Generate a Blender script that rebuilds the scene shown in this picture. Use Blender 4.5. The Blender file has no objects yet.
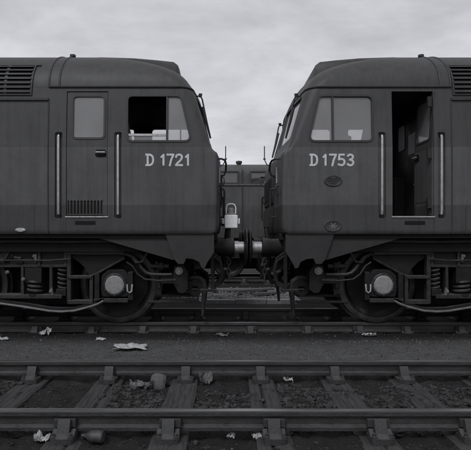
import bpy, bmesh, math, random
import numpy as np
from mathutils import Vector, Matrix
R = math.radians
random.seed(7)
SC = bpy.context.scene
COL = SC.collection

# ------------------------------------------------------------------ camera
# photo 471 x 450 : focal 514 px, horizon at y = 238, vanishing point x = 217, eye 1.254 m above the rails
F, HX, HY, H = 514.0, 217.0, 238.0, 1.254
cam_d = bpy.data.cameras.new('camera')
cam = bpy.data.objects.new('camera', cam_d); COL.objects.link(cam)
cam.location = (0, 0, H)
cam.rotation_euler = (R(90), 0, 0)
cam_d.sensor_fit = 'HORIZONTAL'; cam_d.sensor_width = 36
cam_d.lens = 36 * F / 471
cam_d.shift_x = (235.5 - HX) / 471
cam_d.shift_y = (HY - 225) / 471
cam_d.clip_start = 0.05; cam_d.clip_end = 5000
SC.camera = cam

# ------------------------------------------------------------------ world, sun, exposure
SUN_EL, SUN_AZ = R(48), R(205)          # azimuth clockwise from +Y : behind the camera, to its left
W = bpy.data.worlds.new('World'); SC.world = W; W.use_nodes = True
nt = W.node_tree; nt.nodes.clear()
def N(t, kind, **kw):
    n = t.nodes.new(kind)
    for k, v in kw.items(): setattr(n, k, v)
    return n
out = N(nt, 'ShaderNodeOutputWorld'); bg = N(nt, 'ShaderNodeBackground')
sky = N(nt, 'ShaderNodeTexSky', sky_type='NISHITA'); sky.sun_disc = False
sky.sun_elevation = SUN_EL; sky.sun_rotation = SUN_AZ; sky.dust_density = 4; sky.air_density = 1.2
bw = N(nt, 'ShaderNodeRGBToBW'); nt.links.new(sky.outputs[0], bw.inputs[0])
tc = N(nt, 'ShaderNodeTexCoord'); sep = N(nt, 'ShaderNodeSeparateXYZ'); nt.links.new(tc.outputs['Generated'], sep.inputs[0])
def M(t, op, a, b=None, clamp=False):
    n = N(t, 'ShaderNodeMath', operation=op); n.use_clamp = clamp
    for i, x in enumerate((a, b)):
        if x is None: continue
        if isinstance(x, (int, float)): n.inputs[i].default_value = x
        else: t.links.new(x, n.inputs[i])
    return n.outputs[0]
den = M(nt, 'ADD', M(nt, 'MAXIMUM', sep.outputs[2], 0.0), 0.32)
cmb = N(nt, 'ShaderNodeCombineXYZ')
nt.links.new(M(nt, 'DIVIDE', sep.outputs[0], den), cmb.inputs[0]); nt.links.new(M(nt, 'DIVIDE', sep.outputs[1], den), cmb.inputs[1])
cn = N(nt, 'ShaderNodeTexNoise'); cn.inputs['Scale'].default_value = 2.3; cn.inputs['Detail'].default_value = 7
cn.inputs['Roughness'].default_value = 0.6; cn.inputs['Distortion'].default_value = 0.35
mp = N(nt, 'ShaderNodeMapping'); mp.inputs['Location'].default_value = (3.4, 4.6, 0); mp.inputs['Scale'].default_value = (1.0, 1.35, 1)
nt.links.new(cmb.outputs[0], mp.inputs[0]); nt.links.new(mp.outputs[0], cn.inputs['Vector'])
mr = N(nt, 'ShaderNodeMapRange'); mr.inputs[1].default_value = 0.32; mr.inputs[2].default_value = 0.68
mr.inputs[3].default_value = 4.9; mr.inputs[4].default_value = 7.6
cn2 = N(nt, 'ShaderNodeTexNoise'); cn2.inputs['Scale'].default_value = 6.5; cn2.inputs['Detail'].default_value = 6; cn2.inputs['Roughness'].default_value = 0.6
nt.links.new(mp.outputs[0], cn2.inputs['Vector'])
nt.links.new(M(nt, 'ADD', M(nt, 'MULTIPLY', cn.outputs['Fac'], 0.72), M(nt, 'MULTIPLY', cn2.outputs['Fac'], 0.28)), mr.inputs[0])
mx = N(nt, 'ShaderNodeMix', data_type='FLOAT'); mx.inputs[0].default_value = 0.94
nt.links.new(bw.outputs[0], mx.inputs[2]); nt.links.new(mr.outputs[0], mx.inputs[3])
skyf = M(nt, 'SUBTRACT', 1.17, M(nt, 'MULTIPLY', M(nt, 'MAXIMUM', sep.outputs[2], 0.0), 0.38))
tone = N(nt, 'ShaderNodeCombineColor')
skv = M(nt, 'MULTIPLY', mx.outputs[0], skyf)
for i_, k_ in enumerate((0.975, 0.98, 1.045)): nt.links.new(M(nt, 'MULTIPLY', skv, k_), tone.inputs[i_])
nt.links.new(tone.outputs[0], bg.inputs[0]); bg.inputs[1].default_value = 0.1
nt.links.new(bg.outputs[0], out.inputs[0])

sd = bpy.data.lights.new('sun', 'SUN'); sun = bpy.data.objects.new('sun', sd); COL.objects.link(sun)
sd.energy = 1.35; sd.angle = R(16); sd.color = (0.965, 0.975, 1.0)
dirv = Vector((math.sin(SUN_AZ) * math.cos(SUN_EL), math.cos(SUN_AZ) * math.cos(SUN_EL), math.sin(SUN_EL)))
sun.rotation_euler = dirv.to_track_quat('Z', 'Y').to_euler(); sun.location = (-6, -6, 12)
SC.view_settings.view_transform = 'Standard'; SC.view_settings.look = 'None'
SC.view_settings.exposure = 0.0; SC.view_settings.gamma = 1.0; SC.view_settings.use_curve_mapping = False
SC.render.film_transparent = False

# ------------------------------------------------------------------ materials (a black and white photograph: all grey)
def g(v): return (v, v, v, 1)
def new_mat(name):
    m = bpy.data.materials.new(name); m.use_nodes = True
    t = m.node_tree; b = t.nodes['Principled BSDF']
    return m, t, b
def dirt_mat(name, base, var=0.35, scale=6, rough=0.6, metal=0.0, bump=0.15, bscale=40, stretch=(1, 1, 1), spec=0.5, rvar=0.15, dust_highlight=0.0):
    """grey paint / metal / timber with blotchy variation, fine speckle and relief"""
    m, t, b = new_mat(name)
    co = N(t, 'ShaderNodeTexCoord'); mpn = N(t, 'ShaderNodeMapping'); mpn.inputs['Scale'].default_value = stretch
    t.links.new(co.outputs['Object'], mpn.inputs[0])
    n1 = N(t, 'ShaderNodeTexNoise'); n1.inputs['Scale'].default_value = scale; n1.inputs['Detail'].default_value = 8; n1.inputs['Roughness'].default_value = 0.65
    n2 = N(t, 'ShaderNodeTexNoise'); n2.inputs['Scale'].default_value = bscale; n2.inputs['Detail'].default_value = 4
    for n in (n1, n2): t.links.new(mpn.outputs[0], n.inputs['Vector'])
    f = M(t, 'ADD', M(t, 'MULTIPLY', n1.outputs['Fac'], 0.7), M(t, 'MULTIPLY', n2.outputs['Fac'], 0.3))
    r = N(t, 'ShaderNodeMapRange'); r.inputs[1].default_value = 0.3; r.inputs[2].default_value = 0.7
    r.inputs[3].default_value = base * (1 - var); r.inputs[4].default_value = base * (1 + var)
    t.links.new(f, r.inputs[0]); col_ = r.outputs[0]
    if dust_highlight:       # pale ash dust tone, doubling as painted highlights on tops of ledges and bars
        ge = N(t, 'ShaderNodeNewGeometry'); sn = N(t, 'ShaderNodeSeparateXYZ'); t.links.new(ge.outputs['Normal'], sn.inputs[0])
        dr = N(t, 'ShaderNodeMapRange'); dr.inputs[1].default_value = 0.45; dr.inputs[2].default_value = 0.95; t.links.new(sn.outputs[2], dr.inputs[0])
        col_ = M(t, 'ADD', col_, M(t, 'MULTIPLY', M(t, 'MULTIPLY', dr.outputs[0], n1.outputs['Fac']), dust_highlight))
    t.links.new(col_, b.inputs['Base Color'])
    rr = N(t, 'ShaderNodeMapRange'); rr.inputs[1].default_value = 0.3; rr.inputs[2].default_value = 0.7
    rr.inputs[3].default_value = max(0.05, rough - rvar); rr.inputs[4].default_value = min(1, rough + rvar)
    t.links.new(n1.outputs['Fac'], rr.inputs[0]); t.links.new(rr.outputs[0], b.inputs['Roughness'])
    b.inputs['Metallic'].default_value = metal; b.inputs['Specular IOR Level'].default_value = spec
    if bump:
        bp = N(t, 'ShaderNodeBump'); bp.inputs['Strength'].default_value = bump; bp.inputs['Distance'].default_value = 0.01
        t.links.new(n2.outputs['Fac'], bp.inputs['Height']); t.links.new(bp.outputs[0], b.inputs['Normal'])
    return m

def body_mat(name, up, band, low, z0, z1, roof=False, seed=0.0):
    """two-tone paint in horizontal bands with rain streaks and grime"""
    m, t, b = new_mat(name)
    co = N(t, 'ShaderNodeTexCoord'); s = N(t, 'ShaderNodeSeparateXYZ'); t.links.new(co.outputs['Object'], s.inputs[0])
    z = s.outputs[2]
    inb = M(t, 'MULTIPLY', M(t, 'GREATER_THAN', z, z0), M(t, 'LESS_THAN', z, z1))
    hi = M(t, 'GREATER_THAN', z, z1)
    lo = M(t, 'LESS_THAN', z, z0 + 1e-6)
    c = M(t, 'ADD', M(t, 'ADD', M(t, 'MULTIPLY', inb, band), M(t, 'MULTIPLY', hi, up)), M(t, 'MULTIPLY', lo, low))
    mpa = N(t, 'ShaderNodeMapping'); mpa.inputs['Scale'].default_value = (9, 9, 0.5); mpa.inputs['Location'].default_value = (seed, 0, 0)
    t.links.new(co.outputs['Object'], mpa.inputs[0])
    st = N(t, 'ShaderNodeTexNoise'); st.inputs['Scale'].default_value = 1.6; st.inputs['Detail'].default_value = 6; st.inputs['Roughness'].default_value = 0.6
    t.links.new(mpa.outputs[0], st.inputs['Vector'])
    bl = N(t, 'ShaderNodeTexNoise'); bl.inputs['Scale'].default_value = 1.7; bl.inputs['Detail'].default_value = 9; bl.inputs['Roughness'].default_value = 0.68
    mpb = N(t, 'ShaderNodeMapping'); mpb.inputs['Location'].default_value = (seed * 2.1, 0, seed); t.links.new(co.outputs['Object'], mpb.inputs[0])
    t.links.new(mpb.outputs[0], bl.inputs['Vector'])
    fi = N(t, 'ShaderNodeTexNoise'); fi.inputs['Scale'].default_value = 90; fi.inputs['Detail'].default_value = 3; t.links.new(co.outputs['Object'], fi.inputs['Vector'])
    k = M(t, 'ADD', M(t, 'MULTIPLY', M(t, 'SUBTRACT', st.outputs['Fac'], 0.5), 1.1), M(t, 'MULTIPLY', M(t, 'SUBTRACT', bl.outputs['Fac'], 0.5), 1.2))
    k = M(t, 'ADD', k, M(t, 'MULTIPLY', M(t, 'SUBTRACT', fi.outputs['Fac'], 0.5), 0.45))
    k = M(t, 'ADD', k, 1.0)
    mpc = N(t, 'ShaderNodeMapping'); mpc.inputs['Scale'].default_value = (1, 1, 2.6); mpc.inputs['Location'].default_value = (seed*3, 0, 0); t.links.new(co.outputs['Object'], mpc.inputs[0])
    chn = N(t, 'ShaderNodeTexNoise'); chn.inputs['Scale'].default_value = 21; chn.inputs['Detail'].default_value = 5; t.links.new(mpc.outputs[0], chn.inputs['Vector'])
    chip = M(t, 'MULTIPLY', M(t, 'GREATER_THAN', chn.outputs['Fac'], 0.725), 0.035)
    stain = M(t, 'MULTIPLY', M(t, 'SUBTRACT', M(t, 'MAXIMUM', st.outputs['Fac'], 0.56), 0.56), 2.2)
    k = M(t, 'SUBTRACT', k, M(t, 'MULTIPLY', stain, bl.outputs['Fac']))
    t.links.new(M(t, 'ADD', M(t, 'MULTIPLY', c, k), chip), b.inputs['Base Color'])
    rr = N(t, 'ShaderNodeMapRange'); rr.inputs[3].default_value = 0.38; rr.inputs[4].default_value = 0.75
    t.links.new(bl.outputs['Fac'], rr.inputs[0]); t.links.new(rr.outputs[0], b.inputs['Roughness'])
    b.inputs['Specular IOR Level'].default_value = 0.4
    wv = N(t, 'ShaderNodeTexNoise'); wv.inputs['Scale'].default_value = 2.2; wv.inputs['Detail'].default_value = 2; t.links.new(co.outputs['Object'], wv.inputs['Vector'])
    bp = N(t, 'ShaderNodeBump'); bp.inputs['Strength'].default_value = 0.25; bp.inputs['Distance'].default_value = 0.03
    bp2 = N(t, 'ShaderNodeBump'); bp2.inputs['Strength'].default_value = 0.12; bp2.inputs['Distance'].default_value = 0.004
    t.links.new(wv.outputs['Fac'], bp.inputs['Height']); t.links.new(fi.outputs['Fac'], bp2.inputs['Height'])
    t.links.new(bp.outputs[0], bp2.inputs['Normal']); t.links.new(bp2.outputs[0], b.inputs['Normal'])
    return m

def glass_mat(name, dust_highlight, tone=0.55):
    m, t, b = new_mat(name); t.nodes.remove(b)
    o = t.nodes['Material Output']
    tr = N(t, 'ShaderNodeBsdfTransparent'); tr.inputs[0].default_value = g(0.94)
    gl = N(t, 'ShaderNodeBsdfGlossy'); gl.inputs['Roughness'].default_value = 0.05; gl.inputs[0].default_value = g(0.9)
    df = N(t, 'ShaderNodeBsdfDiffuse'); df.inputs[0].default_value = g(tone)
    co = N(t, 'ShaderNodeTexCoord'); n = N(t, 'ShaderNodeTexNoise'); n.inputs['Scale'].default_value = 2.5; n.inputs['Detail'].default_value = 2
    t.links.new(co.outputs['Object'], n.inputs['Vector'])
    r = N(t, 'ShaderNodeMapRange'); r.inputs[1].default_value = 0.3; r.inputs[2].default_value = 0.7; r.inputs[3].default_value = dust_highlight * 0.8; r.inputs[4].default_value = dust_highlight * 1.2
    t.links.new(n.outputs['Fac'], r.inputs[0])
    lw = N(t, 'ShaderNodeFresnel'); lw.inputs[0].default_value = 1.5
    m1 = N(t, 'ShaderNodeMixShader'); m2 = N(t, 'ShaderNodeMixShader')
    two = M(t, 'DIVIDE', M(t, 'MULTIPLY', lw.outputs[0], 2.0), M(t, 'ADD', lw.outputs[0], 1.0))      # both faces of the pane reflect
    t.links.new(two, m1.inputs[0]); t.links.new(tr.outputs[0], m1.inputs[1]); t.links.new(gl.outputs[0], m1.inputs[2])
    t.links.new(r.outputs[0], m2.inputs[0]); t.links.new(m1.outputs[0], m2.inputs[1]); t.links.new(df.outputs[0], m2.inputs[2])
    t.links.new(m2.outputs[0], o.inputs[0])
    return m

def ground_mat():
    m, t, b = new_mat('ash_ground')
    co = N(t, 'ShaderNodeTexCoord'); s = N(t, 'ShaderNodeSeparateXYZ'); t.links.new(co.outputs['Object'], s.inputs[0])
    def noise(sc, d=6, ro=0.6):
        n = N(t, 'ShaderNodeTexNoise'); n.inputs['Scale'].default_value = sc; n.inputs['Detail'].default_value = d; n.inputs['Roughness'].default_value = ro
        t.links.new(co.outputs['Object'], n.inputs['Vector']); return n.outputs['Fac']
    big, mid, fine = noise(0.7, 5), noise(6, 8, 0.7), noise(75, 3, 0.7)
    # trodden cinder walkway between the two tracks is paler than the oily ash under them
    y = s.outputs[1]
    wob = M(t, 'MULTIPLY', M(t, 'SUBTRACT', mid, 0.5), 0.5)
    yy = M(t, 'ADD', y, wob)
    r1 = N(t, 'ShaderNodeMapRange', interpolation_type='SMOOTHSTEP'); r1.inputs[1].default_value = 5.15; r1.inputs[2].default_value = 5.7; t.links.new(yy, r1.inputs[0])
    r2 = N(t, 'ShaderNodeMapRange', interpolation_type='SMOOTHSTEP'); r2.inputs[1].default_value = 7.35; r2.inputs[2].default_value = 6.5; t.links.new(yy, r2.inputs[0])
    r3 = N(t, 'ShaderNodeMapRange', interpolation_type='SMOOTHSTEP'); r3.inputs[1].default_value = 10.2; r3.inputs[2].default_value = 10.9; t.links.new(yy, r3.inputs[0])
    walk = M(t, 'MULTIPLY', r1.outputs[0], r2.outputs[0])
    under = M(t, 'MULTIPLY', M(t, 'SUBTRACT', 1.0, r2.outputs[0]), M(t, 'SUBTRACT', 1.0, r3.outputs[0]))   # oily bed, with the engines' shade painted in as darker ash
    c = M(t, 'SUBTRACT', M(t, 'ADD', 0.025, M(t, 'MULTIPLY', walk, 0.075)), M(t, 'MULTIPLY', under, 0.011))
    k = M(t, 'MAXIMUM', 0.2, M(t, 'ADD', -0.35, M(t, 'ADD', M(t, 'MULTIPLY', big, 0.6), M(t, 'ADD', M(t, 'MULTIPLY', mid, 1.0), M(t, 'MULTIPLY', fine, 1.2)))))
    c = M(t, 'MULTIPLY', c, k)
    # pale clinker and lime specks
    v = N(t, 'ShaderNodeTexVoronoi'); v.inputs['Scale'].default_value = 55; t.links.new(co.outputs['Object'], v.inputs['Vector'])
    sp = M(t, 'MULTIPLY', M(t, 'LESS_THAN', v.outputs['Distance'], 0.2), M(t, 'GREATER_THAN', noise(3.1, 5), 0.57))
    c = M(t, 'ADD', c, M(t, 'MULTIPLY', sp, 0.035))
    t.links.new(c, b.inputs['Base Color']); b.inputs['Roughness'].default_value = 0.95; b.inputs['Specular IOR Level'].default_value = 0.2
    bp = N(t, 'ShaderNodeBump'); bp.inputs['Strength'].default_value = 1.0; bp.inputs['Distance'].default_value = 0.02
    h = M(t, 'ADD', fine, M(t, 'MULTIPLY', mid, 0.8)); t.links.new(h, bp.inputs['Height']); t.links.new(bp.outputs[0], b.inputs['Normal'])
    return m

MT = dict(
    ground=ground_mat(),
    ballast=dirt_mat('ballast_stone', 0.042, 0.9, 9, 0.9, bump=0.4, bscale=60, spec=0.2),
    pale_stone=dirt_mat('pale_stone', 0.33, 0.3, 9, 0.9, bump=0.4, bscale=60, spec=0.2),
    rock=dirt_mat('grey_rock', 0.12, 0.35, 9, 0.9, bump=0.6, bscale=45, spec=0.2),
    wood=dirt_mat('sleeper_timber', 0.048, 0.6, 5, 0.85, bump=0.6, bscale=14, stretch=(9, 0.6, 5), spec=0.25),
    plank=dirt_mat('old_plank', 0.10, 0.35, 5, 0.85, bump=0.5, bscale=14, stretch=(1, 8, 5), spec=0.25),
    key=dirt_mat('oak_key', 0.032, 0.3, 8, 0.85, bump=0.4, stretch=(1, 8, 8)),
    chair=dirt_mat('cast_iron_chair', 0.03, 0.55, 12, 0.7, bump=0.5, bscale=70, dust_highlight=.05),
    rail=dirt_mat('rail_rust', 0.028, 0.6, 9, 0.65, bump=0.4, bscale=60, stretch=(0.5, 1, 1), dust_highlight=.035),
    railtop=dirt_mat('rail_running_face', 0.5, 0.4, 5, 0.32, metal=0.9, bump=0.06, bscale=60, stretch=(0.15, 2, 1)),
    concrete=dirt_mat('concrete', 0.24, 0.35, 5, 0.9, bump=0.4, bscale=40),
    gravel=dirt_mat('pale_gravel', 0.15, 0.6, 12, 0.95, bump=0.9, bscale=45),
    bodyL=body_mat('two_tone_paint_a', 0.05, 0.072, 0.046, 1.708, 2.506, seed=1.7),
    bodyR=body_mat('two_tone_paint_b', 0.052, 0.078, 0.049, 1.708, 2.506, seed=8.3),
    bodyB=body_mat('two_tone_paint_c', 0.075, 0.085, 0.075, 2.28, 2.9, seed=4.4),
    roof=body_mat('roof_paint', 0.048, 0.048, 0.048, 0.1, 0.2, seed=3.1),
    soot=dirt_mat('sooty_black', 0.009, 0.45, 6, 0.75, bump=0.2, bscale=50, spec=0.2),
    frame=dirt_mat('bogie_grime', 0.009, 0.7, 8, 0.6, bump=0.4, bscale=55, spec=0.3, dust_highlight=.10),
    frame2=dirt_mat('bogie_grime_worn', 0.024, 0.7, 9, 0.5, bump=0.4, bscale=55, spec=0.35, dust_highlight=.14),
    worn=dirt_mat('rubbed_steel', 0.12, 0.5, 9, 0.5, bump=0.3, bscale=55),
    skirt=dirt_mat('skirt_paint', 0.021, 0.45, 5, 0.6, bump=0.2, bscale=50),
    tyre=dirt_mat('wheel_steel', 0.045, 0.5, 7, 0.45, metal=0.4, bump=0.2, bscale=60),
    hub=dirt_mat('axle_box_paint', 0.22, 0.35, 20, 0.6, bump=0.25, bscale=70),
    chrome=dirt_mat('polished_rail', 0.46, 0.3, 12, 0.4, metal=0.5, bump=0.05),
    plunger=dirt_mat('greased_steel', 0.42, 0.3, 20, 0.42, metal=0.5, bump=0.05),
    rubber=dirt_mat('black_rubber', 0.015, 0.3, 14, 0.6, bump=0.1),
    trim=dirt_mat('dark_trim', 0.03, 0.35, 10, 0.55, bump=0.1),
    recess=dirt_mat('recess_paint', 0.04, 0.35, 8, 0.6, bump=0.1),
    inner=dirt_mat('cab_lining', 0.05, 0.3, 5, 0.7, bump=0.1),
    seat=dirt_mat('seat_leather', 0.03, 0.4, 7, 0.6, bump=0.2),
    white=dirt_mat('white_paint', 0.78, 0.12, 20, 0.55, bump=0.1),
    digits=dirt_mat('number_paint', 0.58, 0.25, 30, 0.6, bump=0.1),
    paper=dirt_mat('newspaper', 0.36, 0.4, 30, 0.9, bump=0.2),
    dpaper=dirt_mat('soiled_paper', 0.12, 0.5, 25, 0.9, bump=0.2),
    bottle=dirt_mat('dirty_bottle', 0.045, 0.5, 20, 0.5, bump=0.2),
    hose=dirt_mat('hose_rubber', 0.013, 0.3, 14, 0.65, bump=0.2),
    glass=glass_mat('dusty_glass', 0.2),
    glass2=glass_mat('milky_glass', 0.27, 0.55),
    dglass=glass_mat('dark_glass', 0.07, 0.3),
)

# ------------------------------------------------------------------ mesh helpers
class MB:
    def __init__(s, mp=None): s.v, s.f, s.mi, s.mp = [], [], [], mp or (lambda p: p)
    def add(s, vs, fs, mi=0):
        o = len(s.v); s.v += [tuple(s.mp(p)) for p in vs]
        s.f += [tuple(i + o for i in f) for f in fs]; s.mi += [mi] * len(fs); return s
    def box(s, x0, x1, y0, y1, z0, z1, mi=0):
        return s.add([(x0,y0,z0),(x1,y0,z0),(x1,y1,z0),(x0,y1,z0),(x0,y0,z1),(x1,y0,z1),(x1,y1,z1),(x0,y1,z1)],
                     [(0,3,2,1),(4,5,6,7),(0,1,5,4),(1,2,6,5),(2,3,7,6),(3,0,4,7)], mi)
    def prism(s, poly, v0, v1, mi=0, axis='y'):
        """polygon in (x,z) swept along y (or in (x,y) along z, or (y,z) along x)"""
        n = len(poly)
        P = {'y': lambda a, b, c: (a, c, b), 'z': lambda a, b, c: (a, b, c), 'x': lambda a, b, c: (c, a, b)}[axis]
        vs = [P(a, b, v0) for a, b in poly] + [P(a, b, v1) for a, b in poly]
        fs = [tuple(range(n)), tuple(range(2*n-1, n-1, -1))] + [(i, i+n, (i+1) % n + n, (i+1) % n) for i in range(n)]
        return s.add(vs, fs, mi)
    def tube(s, pts, r, n=8, mi=0, cap=True):
        pts = [Vector(p) for p in pts]; rs = r if isinstance(r, (list, tuple)) else [r] * len(pts)
        vs, fs, up = [], [], None
        for i, p in enumerate(pts):
            d = (pts[min(i+1, len(pts)-1)] - pts[max(i-1, 0)]).normalized()
            if up is None:
                up = d.orthogonal().normalized()
            else:
                up = (up - d * up.dot(d))
                up = up.normalized() if up.length > 1e-6 else d.orthogonal().normalized()
            w = d.cross(up)
            for k in range(n):
                a = 2 * math.pi * k / n; vs.append(p + (up * math.cos(a) + w * math.sin(a)) * rs[i])
        for i in range(len(pts) - 1):
            for k in range(n): fs.append((i*n+k, i*n+(k+1) % n, (i+1)*n+(k+1) % n, (i+1)*n+k))
        if cap: fs += [tuple(range(n-1, -1, -1)), tuple(range((len(pts)-1)*n, len(pts)*n))]
        return s.add([tuple(v) for v in vs], fs, mi)
    def lathe(s, c, axis, prof, n=24, mi=0, sq=(1, 1), cap=True):
        """prof: (offset along axis, radius); sq scales the two radial directions"""
        vs, fs = [], []
        for (t, r) in prof:
            for k in range(n):
                a = 2 * math.pi * k / n; p, q = r * math.cos(a) * sq[0], r * math.sin(a) * sq[1]
                vs.append({'x': (c[0]+t, c[1]+p, c[2]+q), 'y': (c[0]+p, c[1]+t, c[2]+q), 'z': (c[0]+p, c[1]+q, c[2]+t)}[axis])
        for i in range(len(prof) - 1):
            for k in range(n): fs.append((i*n+k, i*n+(k+1) % n, (i+1)*n+(k+1) % n, (i+1)*n+k))
        if cap and prof[0][1] > 1e-6: fs.append(tuple(range(n-1, -1, -1)))
        if cap and prof[-1][1] > 1e-6: fs.append(tuple(range((len(prof)-1)*n, len(prof)*n)))
        return s.add(vs, fs, mi)
    def coil(s, c, r, wire, h, turns, seg=14, n=6):
        pts = [(c[0] + r*math.cos(a), c[1] + r*math.sin(a), c[2] + h*a/(2*math.pi*turns)) for a in [2*math.pi*i/seg for i in range(int(turns*seg)+1)]]
        return s.tube(pts, wire, n)
    def ring(s, poly, width, v0, v1, mi=0):
        """a frame of given width round a closed (x,z) polygon, swept v0..v1"""
        n = len(poly); cx = sum(p[0] for p in poly)/n; cz = sum(p[1] for p in poly)/n
        outp = offset_poly(poly, width)
        vs = [(a, v0, b) for a, b in poly] + [(a, v0, b) for a, b in outp] + [(a, v1, b) for a, b in poly] + [(a, v1, b) for a, b in outp]
        fs = []
        for i in range(n):
            j = (i+1) % n
            fs += [(i, j, n+j, n+i), (2*n+i, 3*n+i, 3*n+j, 2*n+j), (n+i, n+j, 3*n+j, 3*n+i), (i, 2*n+i, 2*n+j, j)]
        return s.add(vs, fs, mi)
    def mesh(s, name, mats, smooth=30, weld=False):
        me = bpy.data.meshes.new(name); me.from_pydata(s.v, [], s.f)
        for m in (mats if isinstance(mats, (list, tuple)) else [mats]): me.materials.append(m)
        me.polygons.foreach_set('material_index', s.mi)
        bm = bmesh.new(); bm.from_mesh(me)
        if weld: bmesh.ops.remove_doubles(bm, verts=bm.verts, dist=1e-5)
        bmesh.ops.recalc_face_normals(bm, faces=bm.faces); bm.to_mesh(me); bm.free()
        if smooth:
            me.polygons.foreach_set('use_smooth', [True] * len(me.polygons)); me.set_sharp_from_angle(angle=R(smooth))
        return me
    def build(s, name, mats, parent=None, smooth=30, bevel=0, weld=False, **kw):
        return link(name, s.mesh(name, mats, smooth, weld), parent, bevel, **kw)

def offset_poly(poly, w):
    n = len(poly); area = sum(poly[i][0]*poly[(i+1) % n][1] - poly[(i+1) % n][0]*poly[i][1] for i in range(n))
    sg = 1 if area > 0 else -1; res = []
    for i in range(n):
        a, b, c = Vector(poly[i-1]), Vector(poly[i]), Vector(poly[(i+1) % n])
        d1, d2 = (b-a).normalized(), (c-b).normalized()
        n1, n2 = Vector((d1.y, -d1.x))*sg, Vector((d2.y, -d2.x))*sg
        m = (n1+n2); m = m.normalized() if m.length > 1e-6 else n1
        k = w / max(0.5, m.dot(n1)); res.append((b.x+m.x*k, b.y+m.y*k))
    return res
def round_poly(pts, r, n=5):
    res = []
    for i in range(len(pts)):
        a, b, c = Vector(pts[i-1]), Vector(pts[i]), Vector(pts[(i+1) % len(pts)])
        d1, d2 = (a-b).normalized(), (c-b).normalized()
        ang = math.acos(max(-1, min(1, d1.dot(d2)))); t = min(r/math.tan(ang/2), (a-b).length*.45, (c-b).length*.45)
        p0, p1 = b+d1*t, b+d2*t
        for k in range(n+1):
            u = k/n; q = p0*(1-u)**2 + b*2*u*(1-u) + p1*u*u; res.append((q.x, q.y))
    return res
def link(name, me, parent=None, bevel=0, loc=None, rz=None, label=None, cat=None, group=None, kind=None):
    o = bpy.data.objects.new(name, me); COL.objects.link(o); o.parent = parent
    if loc is not None: o.location = loc
    if rz is not None: o.rotation_euler = (0, 0, rz)
    if bevel:
        b = o.modifiers.new('bevel', 'BEVEL'); b.width = bevel; b.segments = 2; b.limit_method = 'ANGLE'; b.angle_limit = R(40)
    for k, v in (('label', label), ('category', cat), ('group', group), ('kind', kind)):
        if v: o[k] = v
    return o
def thing(name, label, cat, loc=(0,0,0), rz=0, group=None):
    return link(name, None, None, 0, loc, rz, label, cat, group)

# value noise for real relief
_rng = np.random.RandomState(5); _tab = _rng.rand(256, 256)
def vnoise(x, y):
    xi, yi = np.floor(x).astype(int), np.floor(y).astype(int); fx, fy = x-xi, y-yi
    fx, fy = fx*fx*(3-2*fx), fy*fy*(3-2*fy)
    a, b = _tab[xi % 256, yi % 256], _tab[(xi+1) % 256, yi % 256]; c, d = _tab[xi % 256, (yi+1) % 256], _tab[(xi+1) % 256, (yi+1) % 256]
    return (a*(1-fx)+b*fx)*(1-fy) + (c*(1-fx)+d*fx)*fy
def fbm(x, y, o=4):
    s, a = 0, 0.5
    for i in range(o): s = s + a*(vnoise(x*2**i+i*17.3, y*2**i+i*9.1)-.5); a *= .5
    return s

# ------------------------------------------------------------------ ground
D1, D2 = 3.765, 5.27          # foreground rails (distance of their centre lines)
TC = 8.42                     # centre line of the locomotives' track
def ss(a, b, x): t = np.clip((x-a)/(b-a), 0, 1); return t*t*(3-2*t)
def ground_h(x, y):
    x, y = np.asarray(x, float), np.asarray(y, float)
    base = -0.225 + 0*x
    base = base + 0.085*ss(5.33, 5.55, y)*(1-ss(7.52, 7.72, y))      # walkway built up between the tracks
    base = base + 0.02*ss(9.6, 10.5, y)
    rough = 0.035*(1-0.75*ss(5.35, 5.6, y))
    near = np.where(y < 13, 1, 0)
    h = base + near*(rough*2.0*fbm(x*2.3, y*2.3, 3) + rough*3.0*fbm(x*12, y*12, 3))
    inside = ss(3.85, 3.95, y)*(1-ss(5.1, 5.2, y))
    h = h + inside*0.05*fbm(x*1.1+4, y*1.3+2, 2)
    return h
def axis_pts(a, b, step, far, back):
    c = list(np.arange(a, b+1e-6, step)); d = step; p = c[-1]; q = c[0]
    while p < far: d *= 1.35; p += d; c.append(p)
    d = step
    while q > -back: d *= 1.35; q -= d; c.insert(0, q)
    return np.array(c)
gx, gy = axis_pts(-4.2, 5.0, 0.03, 1500, 1500), axis_pts(2.6, 8.2, 0.03, 2500, 400)
GX, GY = np.meshgrid(gx, gy, indexing='ij'); GZ = ground_h(GX, GY)
nx, ny = len(gx), len(gy)
co = np.stack([GX, GY, GZ], -1).reshape(-1, 3)
idx = np.arange(nx*ny).reshape(nx, ny)
quads = np.stack([idx[:-1, :-1], idx[1:, :-1], idx[1:, 1:], idx[:-1, 1:]], -1).reshape(-1, 4)
def np_mesh(name, co, faces, mats, smooth=True):
    me = bpy.data.meshes.new(name); k = faces.shape[1]
    me.vertices.add(len(co)); me.vertices.foreach_set('co', co.astype(np.float32).ravel())
    me.loops.add(faces.size); me.loops.foreach_set('vertex_index', faces.astype(np.int32).ravel())
    me.polygons.add(len(faces)); me.polygons.foreach_set('loop_start', np.arange(0, faces.size, k, dtype=np.int32))
    me.polygons.foreach_set('use_smooth', [smooth]*len(faces))
    for m in mats: me.materials.append(m)
    me.update(calc_edges=True); me.validate(); return me
link('ground', np_mesh('ground', co, quads, [MT['ground']]), kind='structure')

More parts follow.
